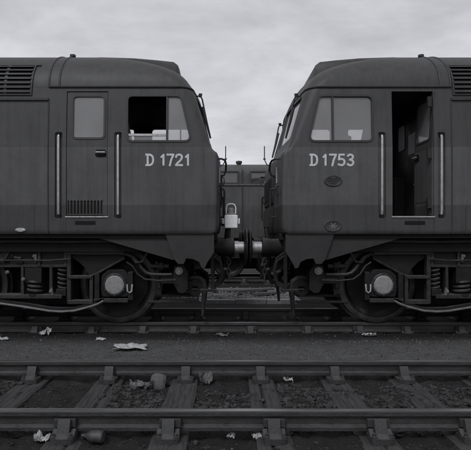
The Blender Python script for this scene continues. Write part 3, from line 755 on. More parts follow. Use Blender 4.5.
    m_.box(su(102.3), su(67.2), -1.350, -1.336, sz(200.6), sz(199.4)); P(m_, 'ventilator_edge', paint, door, smooth=0); m_ = mk(); m_.box(su(102.3), su(67.2), -1.350, -1.336, sz(215), sz(213.8))
    o_ = P(m_, 'ventilator_edge', paint, door, smooth=0); dparts.append(o_)
    if door_open:
        Mx = Matrix.Translation(hinge) @ Matrix.Rotation(-R(87)*sx, 4, 'Z') @ Matrix.Translation(-hinge)
        door.matrix_basis = Mx
    # door sill, hinges, kick step slot
    m_ = mk(); m_.box(su(108.4), su(65.2), -1.362, -1.30, sz(217.4), sz(216.1)); P(m_, 'door_sill', MT['plunger'])
    m_ = mk(); m_.prism(round_poly([(su(95.5), sz(224.8)), (su(95.5), sz(221)), (su(75), sz(221)), (su(75), sz(224.8))], .015, 3), -1.3485, -1.3535); P(m_, 'step_slot', MT['soot'])
    if door_open:
        for y in (101, 153, 203):
            m_ = mk(); m_.box(su(71.5), su(67.5), -1.325, -1.285, sz(y+5), sz(y-5)); P(m_, 'door_hinge', MT['frame2'])
    else:
        m_ = mk(); m_.lathe((su(20.5), -1.349, sz(230)), 'y', [(.0, .075), (-.012, .07), (-.02, .055), (-.021, 0)], 16, sq=(1, .42)); P(m_, 'body_lamp', MT['plunger'])

    # --- handrails in their recesses
    for x in (58.5, 118):
        m_ = mk(); u = su(x)
        m_.tube([(u, -1.325, sz(214.5)), (u, -1.348, sz(214)), (u, -1.356, sz(211)), (u, -1.356, sz(138)), (u, -1.348, sz(135.5)), (u, -1.325, sz(135))], .0165, 10)
        hr = P(m_, 'handrail', MT['chrome'])
        for y in (134, 216):
            m_ = mk(); m_.box(u-.026, u+.026, -1.352, -1.322, sz(y+2), sz(y-2)); P(m_, 'handrail_bracket', MT['soot'], hr)

    # --- running number
    x = 146.2 if sx < 0 else 310.2
    xw = lambda px: (px-217)*SCP
    lay = {'D1721': [(146.3, 'D'), (161.3, '1'), (167.2, '7'), (175.8, '2'), (185.8, '1')], 'D1753': [(310.3, 'D'), (323.3, '1'), (329.7, '7'), (338.2, '5'), (347.2, '3')]}[number]
    zb, hh = sz(165.6), (165.6-154.2)*SCP
    for px, ch in lay:
        wd, sts = GLYPH[ch]; m_ = MB()
        x0 = xw(px) - X0
        for si, st in enumerate(sts):
            stroke(m_, st, .17, lambda a, b, c: (x0+a*hh*1.02, -1.3512-c, zb+b*hh), .0009*si)
        if ch == 'D': pass
        P(m_, 'numeral', MT['digits'], smooth=0)
    # --- oval plates
    if emblems:
        u = su(217-(333-283)); z = sz(181)
        m_ = mk(); m_.lathe((u, -1.349, z), 'y', [(0, 1), (-.010, 1), (-.014, .9), (-.011, .84), (-.011, 0)], 32, sq=(.125, .078)); pl = P(m_, 'oval_plate', MT['trim'])
        m_ = mk()
        for dz, w in ((.028, .05), (.0, .072), (-.028, .05)): m_.box(u-w, u+w, -1.364, -1.355, z+dz-.006, z+dz+.006)
        P(m_, 'plate_lettering', MT['frame2'], pl, smooth=0)
        z = sz(226)
        m_ = mk(); m_.lathe((u, -1.349, z), 'y', [(0, 1), (-.008, 1), (-.012, .92), (-.009, .85), (-.009, 0)], 32, sq=(.125, .078)); pl = P(m_, 'oval_plate', MT['trim'])
        m_ = mk()
        for a in range(0, 360, 60):
            ca, sa = math.cos(R(a)), math.sin(R(a)); q = [(.0, .012), (.052, .010), (.06, 0), (.052, -.010), (0, -.012)]
            m_.prism([(u+(p*ca-r*sa), z+(p*sa+r*ca)*.8) for p, r in q], -1.356, -1.362-.0002*a/60)
        P(m_, 'plate_star', MT['worn'], pl, smooth=0)

    # --- nose fittings (front face at u = bow(v))
    fu = lambda v, z: uf(z)+bow(z)*min(1, (abs(v)/(w_of(z)-rc(z)))**2)
    m_ = mk(); m_.box(-.018, .05, -.62, .62, 1.78, 2.22); hc = P(m_, 'headcode_box', MT['trim'], bevel=.01)
    m_ = mk(); m_.box(-.022, -.015, -.56, .56, 1.83, 2.17); P(m_, 'headcode_glass', MT['soot'], hc)
    for s in (-1, 1):
        m_ = mk(); v = s*.98; z = 2.36; b = fu(v, z)
        m_.tube([(b+.02, s*1.12, z+.02), (b-.04, s*1.10, z+.02), (b-.085, s*1.02, z+.01), (b-.10, s*.9, z-.02), (b-.10, s*.8, z-.10), (b-.075, s*.78, z-.17), (b+.0, s*.78, z-.20)], .014, 8); P(m_, 'grab_rail', MT['trim'])
        m_ = mk(); v = s*.72; b = fu(v, 1.8)
        m_.tube([(b+.02, v, 1.99), (b-.055, v, 1.985), (b-.065, v, 1.95), (b-.065, v, 1.60), (b-.055, v, 1.57), (b+.02, v, 1.565)], .014, 8); P(m_, 'front_handrail', MT['trim'])
        m_ = mk(); v = s*1.06; b = fu(v, 1.9)
        m_.tube([(b+.04, v, 2.02), (b-.03, v, 2.0), (b-.045, v, 1.95), (b-.03, v, 1.89), (b+.04, v, 1.87)], .014, 8); P(m_, 'lamp_iron', MT['trim'])
        m_ = mk(); b = fu(.9, 2.2); m_.box(b-.012, b+.1, s*.93-.02, s*.93+.02, 2.05, 2.28); P(m_, 'marker_plate', MT['plunger'])
    m_ = mk(); m_.tube([(.03, -.10, 2.40), (-.04, -.10, 2.44), (-.08, -.10, 2.52), (-.08, -.10, 2.74)], .008, 6); m_.box(-.10, -.06, -.12, -.08, 2.525, 2.54); P(m_, 'lamp_bracket', MT['trim'])

    # --- buffer beam, skirts under the cab
    m_ = mk(); m_.box(.20, .30, -1.22, 1.22, .88, ZB+.01); m_.box(.05, .3, -1.1, 1.1, 1.22, ZB+.008); P(m_, 'buffer_beam', MT['frame'], bevel=.01)
    for s in (-1, 1):
        pl = [(su(214), ZB+.004), (su(214), sz(252)), (su(207), sz(263)), (su(204.5), sz(268.5)), (su(201.5), sz(268)), (su(199), sz(262)), (su(192.5), sz(259)), (su(186), sz(258.5)), (su(183.5), sz(264)), (su(178), sz(264)), (su(174.5), sz(260)), (su(165), ZB+.004)]
        m_ = mk(); m_.prism(pl, s*1.315, s*1.285); P(m_, 'cab_skirt', MT['skirt'], smooth=0)
        pl = [(su(165), ZB+.003), (su(174.5), sz(260)), (su(172), sz(260)), (su(100), sz(239)), (su(92), sz(236.5)), (su(92), ZB+.003)]
        m_ = mk(); m_.prism(pl, s*1.27, s*1.245); P(m_, 'side_skirt', MT['skirt'], smooth=0)
    m_ = mk(); m_.box(.32, LEN-.3, -1.17, 1.17, 1.06, ZB+.006); m_.box(.30, LEN-.3, -1.30, 1.30, ZB-.055, ZB+.002); P(m_, 'underframe', MT['soot'])
    # buffers
    for s in (-1, 1):
        v = s*.87; z = 1.115; tip = -.389
        m_ = mk(); m_.lathe((0, v, z), 'x', [(.21, .18), (.17, .18), (.165, .135), (-.06, .125), (-.10, .14), (-.185, .14), (-.195, .10)], 24); bf = P(m_, 'buffer', MT['frame'])
        m_ = mk(); m_.lathe((0, v, z), 'x', [(-.18, .085), (tip+.03, .085)], 20); P(m_, 'buffer_plunger', MT['plunger'], bf)
        m_ = mk(); m_.lathe((0, v, z), 'x', [(tip+.06, .09), (tip+.04, .23), (tip+.028, .258), (tip+.012, .26), (tip, .21), (tip-.004, 0)], 32, sq=(1, 1.06)); P(m_, 'buffer_head', MT['frame'], bf)
    # drawhook, hoses, pipes
    m_ = mk(); m_.tube([(.25, 0, 1.05), (-.05, 0, 1.05), (-.16, 0, 1.06), (-.20, 0, 1.12), (-.16, 0, 1.18), (-.10, 0, 1.17)], [.045, .045, .04, .038, .03, .018], 8); P(m_, 'drawhook', MT['frame'])
    m_ = mk()
    for s in (-1, 1): m_.tube([(-.13, s*.06, 1.08), (-.17, s*.065, .9), (-.10, s*.06, .62)], .018, 6)
    m_.tube([(-.11, -.12, .62), (-.11, .12, .62)], .03, 8); P(m_, 'screw_coupling', MT['frame'])
    for v, zz, dr in ((-.46, .98, .42), (-.33, 1.0, .36), (.40, 1.0, .45)):
        m_ = mk(); m_.tube([(.22, v, zz+.06), (.10, v, zz+.10), (-.02, v, zz+.05), (-.07, v, zz-.10), (-.055, v, zz-.30), (.01, v, zz-dr), (.07, v, zz-dr+.03)], [.022, .03, .038, .036, .036, .034, .03], 10); hs = P(m_, 'brake_hose', MT['hose'])
        m_ = mk(); m_.lathe((-.065, v, zz-.22), 'z', [(0, .04), (.035, .045), (.04, .03)], 10); P(m_, 'hose_clip', MT['plunger'], hs)
    m_ = mk(); m_.tube([(.22, -.62, 1.1), (.0, -.62, 1.12), (-.08, -.62, 1.22), (-.10, -.62, 1.40), (-.10, -.62, 1.55)], [.03, .035, .038, .036, .03], 8); m_.box(-.14, -.07, -.66, -.58, 1.42, 1.66); P(m_, 'jumper_pipe', MT['rubber'])
    for v in (-.2, .24):
        m_ = mk(); m_.tube([(.22, v, 1.16), (.1, v, 1.18), (.0, v, 1.14), (-.03, v, 1.02), (-.02, v, .9)], .02, 8); P(m_, 'air_pipe', MT['rubber'])
    for v, z0 in ((-1.02, .98), (-.98, 1.02)):
        m_ = mk(); m_.tube([(.22, v, z0), (.12, v, z0+.02), (.02, v+.02, z0-.06), (-.02, v+.05, z0-.22), (.03, v+.06, z0-.40), (.12, v+.04, z0-.46)], .018, 8); P(m_, 'air_hose', MT['hose'])
    for i_ in range(5):
        m_ = mk(); zc = .96-.075*i_; ro = i_ % 2
        m_.tube([(-.12+(.028*math.cos(a) if ro else 0), -.55+(0 if ro else .028*math.cos(a)), zc+.05*math.sin(a)) for a in [2*math.pi*k/12 for k in range(13)]], .010, 6); P(m_, 'chain_link', MT['worn'])
    m_ = mk(); m_.tube([(.2, -.55, 1.04), (-.06, -.55, 1.03), (-.12, -.55, 1.0)], .016, 6); P(m_, 'chain_hook', MT['frame2'])
    for v in (-.75, -.28, .3):
        m_ = mk(); m_.lathe((.19, v, 1.02), 'x', [(0, .05), (-.05, .045), (-.06, .025), (-.12, .022), (-.13, 0)], 10); P(m_, 'pipe_cock', MT['frame2'])
        m_ = mk(); m_.tube([(.12, v, 1.02), (.10, v, 1.12)], .009, 6); P(m_, 'cock_handle', MT['worn'])
    # footsteps hanging below the beam
    for s in (-1, 1):
        m_ = mk(); m_.box(.10, .15, s*1.10-.015, s*1.10+.015, .52, 1.3); m_.box(.06, .30, s*1.10-.1, s*1.10+.08, .50, .525); P(m_, 'footstep', MT['frame'])

    # --- bogie
    AX = [bu(115), bu(115)+2.21, bu(115)+4.42]; ZA = .571
    for ai, a in enumerate(AX):
        for s in (-1, 1):
            yv = s*.7525
            m_ = mk(); m_.lathe((a, yv, ZA), 'y', [(s*.06, 0), (s*.06, .12), (s*.035, .15), (s*.005, .20), (-s*.035, .33), (-s*.03, .42), (s*.03, .455), (s*.045, .47), (s*.045, .50), (-s*.055, .50), (-s*.055, .46), (-s*.05, .3), (-s*.05, 0)], 40); wh = P(m_, 'wheel', MT['frame'])
            m_ = mk(); m_.lathe((a, yv, ZA), 'y', [(s*.062, .492), (s*.064, .552), (s*.058, .566), (s*.02, .5715), (-s*.035, .574), (-s*.045, .588), (-s*.055, .600), (-s*.070, .596), (-s*.072, .49)], 56, cap=False); P(m_, 'tyre', MT['tyre'], wh)
        m_ = mk(); m_.tube([(a, -.70, ZA), (a, .70, ZA)], .09, 12); P(m_, 'axle', MT['frame'])
        m_ = mk(); m_.box(a-.05 if ai else a-.45, a+.62, -.62, .62, .33, .88); P(m_, 'traction_motor', MT['soot'], bevel=.08)
        for s in (-1, 1):
            # axle box : casting, round cover with ring of bolts
            v0 = s*.86; v1 = s*1.09
            m_ = mk(); m_.prism(round_poly([(a-.18, .42), (a+.18, .42), (a+.20, .52), (a+.19, .72), (a+.10, .80), (a-.10, .80), (a-.19, .72), (a-.20, .52)], .04, 3), v0, v1); ab = P(m_, 'axle_box', MT['frame'])
            m_ = mk(); m_.lathe((a, v1, .587), 'y', [(0, .165), (s*.02, .165), (s*.03, .15), (s*.03, .125)], 28, cap=False); P(m_, 'cover_ring', MT['frame2'], ab)
            m_ = mk(); m_.lathe((a, v1, .587), 'y', [(s*.004, .138), (s*.04, .136), (s*.052, .12), (s*.058, .06), (s*.058, 0)], 28); P(m_, 'axle_box_cover', MT['hub'], ab)
            m_ = mk()
            for k in range(6):
                an = R(30+60*k); m_.lathe((a+.15*math.cos(an), v1+s*.03, .587+.15*math.sin(an)), 'y', [(0, .013), (s*.016, .013), (s*.018, 0)], 6)
            P(m_, 'cover_bolts', MT['frame2'], ab, kind='stuff')
    for s in (-1, 1):
        VA, VB = s*1.00, s*1.08          # plane of the side frame
        pr = lambda poly, a=VA, b=VB: None
        def part(name, polys, mat=MT['frame'], a=VA, b=VB, bev=.006, par=L):
            m_ = mk()
            for i, pz in enumerate(polys): m_.prism([(bu(x), bz(y)) for x, y in pz], a+s*.0015*i, b+s*.0015*i)
            return P(m_, name, mat, par, smooth=0, bevel=bev)
        rect = lambda x0, y0, x1, y1: [(x0, y1), (x0, y0), (x1, y0), (x1, y1)]
        mir = lambda polys: [[(115-156-156+ (115-x) + 0, y) for x, y in p] for p in polys]
        # central box frame with lightening holes: heavy casting left of the spring
        cast = [(68, 267), (68, 252), (46, 247.5), (40, 250), (36, 248), (18, 248), (10, 252), (-8, 252), (-20, 247), (-80, 247), (-110, 252), (-110, 267)]
        m_ = mk(); m_.prism([(bu(x), bz(y)) for x, y in cast], VA, VB); sf = P(m_, 'side_frame', MT['frame'], smooth=0, bevel=.008)
        for x in (5, -70):
            m_ = mk(); m_.lathe((bu(x), VB, bz(256)), 'y', [(0, .10), (s*.02, .10), (s*.03, .085), (s*.012, .075), (s*.012, 0)], 20, sq=(1.2, .75)); P(m_, 'frame_boss', MT['frame2'], sf)
        part('frame_flange', [rect(-110, 264.5, 68, 267.3)], MT['frame2'], s*1.0, s*1.10, par=sf)
        part('frame_rib', [rect(38, 248, 41, 266)], MT['frame2'], s*1.06, s*1.115, par=sf)
        part('frame_rib', [rect(64.5, 250, 67, 267)], MT['frame2'], s*1.06, s*1.11, par=sf)
        m_ = mk(); m_.lathe((bu(65), VB, bz(259)), 'y', [(s*.03, .02), (s*.055, .02), (s*.056, 0)], 8); P(m_, 'frame_bolt', MT['frame2'], sf)
        for x in (16, 18.5, 20):
            m_ = mk(); m_.tube([(bu(x+3), VB+s*.02, bz(251+(x-16)*3)), (bu(x-4), VB+s*.03, bz(250+(x-16)*3))], .02, 6); P(m_, 'frame_bolt', MT['frame2'], sf)
        # end framing round the leading axle: top bar, posts, cross bar, back plate with cut corner
        part('top_bar', [rect(67, 250, 124, 254.6)], MT['frame2'], s*.98, s*1.12)
        part('post', [rect(67, 251, 71, 303.5)], MT['frame2'], s*1.0, s*1.10)
        part('post', [rect(89.5, 275, 93, 303.5)], MT['frame2'], s*1.0, s*1.10)
        part('cross_bar', [rect(68, 275.5, 92, 278.6)], MT['frame2'], s*.99, s*1.12)
        part('cross_bar', [rect(68, 300, 93, 304)], MT['frame2'], s*.99, s*1.11)
        part('gusset_plate', [[(71, 254), (71, 258), (78, 262), (84, 268), (88, 275), (94, 275), (124, 258), (124, 254)]], MT['frame'], s*1.02, s*1.04, 0)
        m_ = mk(); m_.tube([(bu(91), s*1.05, bz(276)), (bu(98), s*1.06, bz(273)), (bu(124), s*1.06, bz(258.5))], .016, 6); P(m_, 'gusset_edge', MT['frame2'])
        part('keep_bar', [rect(94, 298.5, 128, 302.5)], MT['frame2'], s*.90, s*1.10)
        part('horn_guide', [rect(94.5, 274, 99.5, 299)], MT['frame'], s*.95, s*1.10)
        part('horn_guide', [rect(128, 272, 133, 300)], MT['frame'], s*.95, s*1.10)
        m_ = mk(); m_.tube([(bu(127.5), s*1.115, bz(284)), (bu(127.8), s*1.12, bz(291)), (bu(130), s*1.12, bz(292.5)), (bu(132), s*1.12, bz(291)), (bu(132.5), s*1.115, bz(284))], .013, 6); P(m_, 'safety_loop', MT['plunger'])
        # springs
        def spring(x, y0, y1, r, wire, turns, vv):
            m_ = mk(); m_.coil((bu(x), s*vv, bz(y1)), r, wire, bz(y0)-bz(y1), turns); sp = P(m_, 'coil_spring', MT['frame2'])
            m_ = mk(); m_.lathe((bu(x), s*vv, bz(y1)), 'z', [(-.03, r+wire), (0, r+wire), (0, 0)], 18); P(m_, 'spring_seat', MT['frame'], sp)
        spring(61.5, 267, 291, .062, .016, 5.5, 1.03)
        for x in (33, -30, -68, -130): spring(x, 281, 294, .105, .022, 3, .99)
        spring(-100, 267, 291, .062, .016, 5.5, 1.03)
        for x in (33, -30, -68):
            part('spring_pocket', [[(x-8.5, 283), (x-8.5, 266), (x+8.5, 266), (x+8.5, 283)]], MT['frame'], s*.9, s*1.09)
        for x in (22.5, 51, -45, -15, -85): part('hanger', [[(x-1.2, 267), (x+1.2, 267), (x+1.6, 296), (x-1.6, 296)]], MT['frame2'], s*1.02, s*1.10, 0)
        part('spring_plank', [[(62, 294.5), (-110, 294.5), (-110, 298.5), (62, 298.5)]], MT['frame2'], s*.85, s*1.105)
        part('spring_beam', [[(66, 296), (66, 289), (56, 289), (56, 296)]], MT['frame'], s*.95, s*1.10)
        # equalising bar sweeping between the axle boxes, and its flat lower edge
        m_ = mk(); pts = [(104, 300.5), (98, 303.8), (90, 306.5), (75, 310.4), (62, 311.3), (50, 310.6), (25, 306.5), (0, 303), (-14, 301), (-40, 300)]
        m_.tube([(bu(x), s*1.12, bz(y)) for x, y in pts], .017, 8); eb = P(m_, 'equalising_bar', MT['worn'])
        m_ = mk(); m_.prism([(bu(x), bz(y+1.2)) for x, y in pts]+[(bu(x), bz(y-3.5)) for x, y in pts[::-1]], s*1.03, s*1.10); P(m_, 'equalising_beam', MT['frame'], eb, smooth=0)
        # curved frame end, pipes and brake gear ahead of the wheel
        m_ = mk(); m_.tube([(bu(x), s*1.08, bz(y)) for x, y in [(120, 253.5), (127, 254.5), (133, 257.5), (138, 263), (142, 269), (146, 273), (151, 274.6), (160, 274.8), (172, 274.6)]], [.022, .024, .026, .026, .026, .026, .024, .022, .022], 8); P(m_, 'frame_end', MT['frame2'])
        m_ = mk(); m_.tube([(bu(x), s*1.12, bz(y)) for x, y in [(127, 262), (133, 266), (138, 274), (145, 279), (158, 280.5), (176, 280)]], .012, 6); P(m_, 'sand_pipe', MT['frame2'])
        m_ = mk(); m_.tube([(bu(150), s*.95, bz(267)), (bu(168), s*.95, bz(267))], .035, 10); m_.lathe((bu(160), s*.95, bz(267)), 'x', [(-.03, .06), (.03, .06)], 12); P(m_, 'brake_cylinder', MT['frame2'])
        part('end_casting', [[(174, 266), (184, 266), (188, 272), (188, 290), (183, 294), (178, 293), (173, 284), (160, 284), (160, 277), (172, 276)]], MT['frame'], s*.9, s*1.06, .01)
        m_ = mk(); m_.lathe((bu(179), s*1.06, bz(271)), 'y', [(0, .06), (s*.03, .055), (s*.032, .03), (s*.05, .028), (s*.051, 0)], 12); P(m_, 'casting_boss', MT['hub'])
        # hooked guard iron ending just above the rail
        m_ = mk(); hk = [(186, 281), (192, 279), (198, 279.5), (203, 283), (204.5, 289), (204, 296), (203, 306), (202, 318)]
        m_.tube([(bu(x), s*.90, bz(y)) for x, y in hk], [.03, .035, .04, .045, .045, .04, .03, .022], 8); P(m_, 'guard_iron', MT['frame2'])
        m_ = mk(); m_.lathe((bu(194.5), s*.92, bz(289)), 'y', [(-.02, .05), (-.02, .115), (.02, .115), (.02, .05), (-.02, .05)], 20, cap=False); P(m_, 'pipe_coil', MT['frame'])
        part('brake_block', [[(151, 272), (158, 270), (161, 284), (159, 298), (153, 296), (156, 284)]], MT['frame2'], s*.69, s*.81)
        part('brake_rod', [rect(145, 303, 199, 305.5)], MT['frame2'], s*.78, s*.83)
        part('brake_hanger', [[(153, 262), (156, 262), (159, 290), (155, 290)]], MT['frame2'], s*.82, s*.86)
        m_ = mk(); m_.box(bu(197), bu(150), s*.45, s*.80, bz(299), bz(297)); P(m_, 'brake_beam', MT['frame'])
    m_ = mk(); m_.box(AX[0]-.95, AX[2]+.8, -.60, .60, .90, 1.04); m_.box(AX[0]-.98, AX[0]-.88, -1.05, 1.05, .62, .95); P(m_, 'bogie_transom', MT['soot'])
    for k in (0, 1):
        m_ = mk(); m_.box(AX[k]+.63, AX[k]+2.12, -.58, .58, .20, .90); P(m_, 'gap_blocker', MT['soot'], bevel=.05)  # solid boxes added to block light so the bogie gaps read black
    m_ = mk(); m_.box(AX[0]-.86, AX[0]-.46, -.5, .5, .34, .9); P(m_, 'gap_blocker', MT['soot'], bevel=.05)  # same added blocker ahead of the leading axle
    for s in (-1, 1):
        m_ = mk(); m_.tube([(u, s*1.20, 1.20+.004*math.sin(u*5)) for u in np.linspace(.5, 9, 40)], .016, 6); P(m_, 'conduit', MT['frame2'])
        m_ = mk(); m_.tube([(bu(x), s*1.14, bz(y)) for x, y in [(70, 259), (50, 260.5), (20, 260), (-10, 261), (-60, 260)]], .011, 6); P(m_, 'air_pipe', MT['frame2'])
        for x in (150, 12, -52):
            m_ = mk(); m_.tube([(bu(x), s*1.1, 1.22), (bu(x)+.03, s*1.13, 1.05), (bu(x)+.10, s*1.13, .92), (bu(x)+.19, s*1.12, .90), (bu(x)+.25, s*1.08, .97)], .018, 8); P(m_, 'hose', MT['hose'])
        for x, y in ((35, 256), (51.5, 291.5), (24, 279), (8, 272), (-20, 262)):
            m_ = mk(); m_.lathe((bu(x), s*1.105, bz(y)), 'y', [(0, .028), (s*.02, .026), (s*.022, .014), (s*.035, .013), (s*.036, 0)], 8); P(m_, 'frame_bolt', MT['worn'])  # pale bolts placed as glints, the brightness put into their colour
        m_ = mk(); m_.box(bu(37.4), bu(35.2), s*1.08, s*1.13, bz(262), bz(254)); P(m_, 'bracket', MT['worn'])  # pale piece painting an upright glint on the frame
        m_ = mk(); m_.prism([(bu(x), bz(y)) for x, y in [(52, 295), (49.5, 290.5), (52.5, 287), (54, 295)]], s*1.08, s*1.12); P(m_, 'bracket', MT['worn'])  # pale piece painting a small glint lower down

    # --- cab interior : floor, desk, seats, bulkhead locker
    m_ = mk(); m_.box(.20, 2.395, -1.28, 1.28, 1.425, 1.45); P(m_, 'cab_floor', MT['inner'])
    m_ = mk(); m_.box(.22, .72, -1.15, 1.15, 1.46, 2.44); m_.prism([(.25, 2.45), (.78, 2.45), (.70, 2.53), (.40, 2.60), (.27, 2.60)], -1.1, 1.1); P(m_, 'control_desk', MT['inner'], bevel=.02)
    for s in (-1, 1):
        m_ = mk(); m_.box(1.05, 1.5, s*.72-.24, s*.72+.24, 1.95, 2.07); m_.tube([(1.28, s*.72, 1.45), (1.28, s*.72, 1.97)], .05, 10); st = P(m_, 'seat', MT['seat'], bevel=.03)
        m_ = mk(); m_.prism([(1.22, 2.07), (1.31, 2.07), (1.50, 3.02), (1.42, 3.05)], s*.72-.22, s*.72+.22); P(m_, 'seat_back', MT['hub'], st, bevel=.03)
    m_ = mk(); m_.box(2.33, 2.397, -.42, .25, 1.455, 3.15); bd = P(m_, 'bulkhead_door', MT['recess'], bevel=.01)
    m_ = mk(); m_.box(2.322, 2.331, -.34, .10, 2.62, 2.95); P(m_, 'pane', MT['white'], bd)  # white card painting in a light shape on the door
    m_ = mk(); m_.prism(round_poly([(.46, 2.78), (.74, 2.78), (.74, 3.2), (.46, 3.2)], .04, 3), 2.385, 2.398, axis='x'); P(m_, 'light_shape_panel', MT['white'])  # white panel added to paint a light shape on the bulkhead
    m_ = mk(); m_.tube([(2.31, -.35, 2.1), (2.28, -.35, 2.1), (2.28, -.25, 2.1)], .012, 6); P(m_, 'handle', MT['chrome'], bd)
    m_ = mk(); m_.box(2.10, 2.396, -1.27, -.60, 1.455, 1.98) if not door_open else m_.box(2.2, 2.396, .4, 1.2, 1.455, 2.3); P(m_, 'cab_locker', MT['inner'], bevel=.015)
    return L

locomotive('left diesel locomotive numbered D 1721 with closed cab door and lowered side window', UO, -1, 'D1721', MT['bodyL'], False, False)
locomotive('right diesel locomotive numbered D 1753 with its cab door standing open', .908-UO, 1, 'D1753', MT['bodyR'], True, True)

# ------------------------------------------------------------------ white lamp on the left locomotive's bracket
lamp = thing('hand_lamp', 'small white box lamp with loop handle hung in front of left locomotive', 'lamp', (.2055, 7.55, 0))
LS = 7.55/F
lz = lambda y: H+(HY-y)*LS
mb = MB(); mb.box(-.095, .095, -.09, .09, lz(228.3), lz(215.2)); body = mb.build('lamp_body', MT['white'], lamp, bevel=.012)
mb = MB(); mb.box(-.13, -.093, -.04, .04, lz(224), lz(218.5)); mb.build('lens_tube', MT['white'], body, bevel=.006); mb = MB(); mb.box(.093, .13, -.04, .04, lz(224), lz(218.5)); mb.build('lens_tube', MT['white'], body, bevel=.006)
mb = MB(); mb.box(-.075, .075, -.07, .07, lz(215.3), lz(213.6)); mb.lathe((0, 0, lz(213.7)), 'z', [(0, .05), (.06, .048), (.085, .03), (.09, 0)], 14); mb.build('lamp_chimney', MT['hub'], lamp)
mb = MB(); mb.tube([(-.068, 0, lz(214.5)), (-.07, 0, lz(207.5)), (-.055, 0, lz(205)), (-.025, 0, lz(204)), (.025, 0, lz(204)), (.055, 0, lz(205)), (.07, 0, lz(207.5)), (.068, 0, lz(214.5))], .011, 8); mb.build('handle', MT['white'], lamp)
mb = MB(); mb.box(-.21, .0, .092, .11, lz(226), lz(222)); mb.box(-.03, .0, .092, .11, lz(244), lz(222.5)); mb.build('hanging_bracket', MT['trim'], lamp)

# ------------------------------------------------------------------ locomotive standing behind, across the gap
BD = 16.0; BC = BD+1.3
Bk = thing('diesel_locomotive', 'plain distant locomotive standing side-on behind the gap between the two', 'locomotive', (.9, BC, 0))
sect = [(-1.28, 1.25), (-1.30, 1.30), (-1.30, 3.30), (-1.27, 3.40)] + [(-1.27*math.cos(R(a)), 3.40+.27*math.sin(R(a))) for a in range(12, 90, 12)]
sect = sect + [(0, 3.67)] + [(-y, z) for y, z in sect[::-1]]
bm_ = MB(); bm_.prism(sect, -9, 9, axis='x')
BS = BD/F
bx = lambda x: (x-217)*BS - .9
bzz = lambda y: H+(HY-y)*BS
wins = [(216.5, 238.3), (250.5, 268)] + [(220-45*i, 238.3-45*i) for i in (1, 2, 3)] + [(250.5+45*i, 268+45*i) for i in (1, 2, 3)]
cut = MB()
for a, b in wins: cut.prism(round_poly([(bx(a), bzz(183.5)), (bx(b), bzz(183.5)), (bx(b), bzz(171.5)), (bx(a), bzz(171.5))], .03, 2), -1.4, -1.22)
link('body', bool_mesh(bm_, [('DIFFERENCE', cut)], 'body', [MT['bodyB']], 30), Bk)
for a, b in wins:
    mb = MB(); pol = [(bx(a), bzz(183.5)), (bx(b), bzz(183.5)), (bx(b), bzz(171.5)), (bx(a), bzz(171.5))]
    mb.ring(offset_poly(pol, -.03), .05, -1.31, -1.25); wn = mb.build('window', MT['recess'], Bk, smooth=0)
    mb = MB(); mb.box(bx(a)+.01, bx(b)-.01, -1.245, -1.235, bzz(183.3), bzz(171.7)); mb.build('pane', MT['dglass'], wn, smooth=0)
mb = MB(); mb.box(-9, 9, -1.335, -1.30, bzz(185.4), bzz(184.3)); mb.build('side_moulding', MT['worn'], Bk)
for x in (242.5, 242.5-90, 242.5+90):
    mb = MB(); mb.box(bx(x)-.02, bx(x)+.02, -1.315, -1.29, 1.3, 3.38); mb.build('panel_seam', MT['trim'], Bk)
mb = MB(); mb.lathe((bx(239.5), -.9, 3.5), 'z', [(0, .07), (.12, .07), (.13, .1), (.2, .1), (.22, 0)], 12); mb.build('roof_fitting', MT['trim'], Bk)
mb = MB(); mb.box(-8.8, 8.8, -1.2, 1.2, .95, 1.26); mb.box(-8.8, 8.8, -.45, .45, .25, .95); mb.build('underframe', MT['soot'], Bk)
wme = [None]
for xc in (229-3*43, 229-2*43, 229-43, 229, 272, 272+43, 272+86):
    for s in (-1, 1):
        X = (xc-217)*(16.55/F)-.9
        mb = MB(); mb.lathe((X, s*.75, .5), 'y', [(s*.065, 0), (s*.065, .1), (s*.02, .16), (s*.0, .34), (s*.05, .40), (s*.055, .49), (s*.03, .5), (-s*.04, .51), (-s*.06, .53), (-s*.07, .4), (-s*.07, 0)], 32); mb.build('wheel', MT['frame2'], Bk)
mb = MB(); mb.box(-8.5, 8.5, -1.12, -1.04, .62, .80); mb.build('side_frame', MT['frame'], Bk)

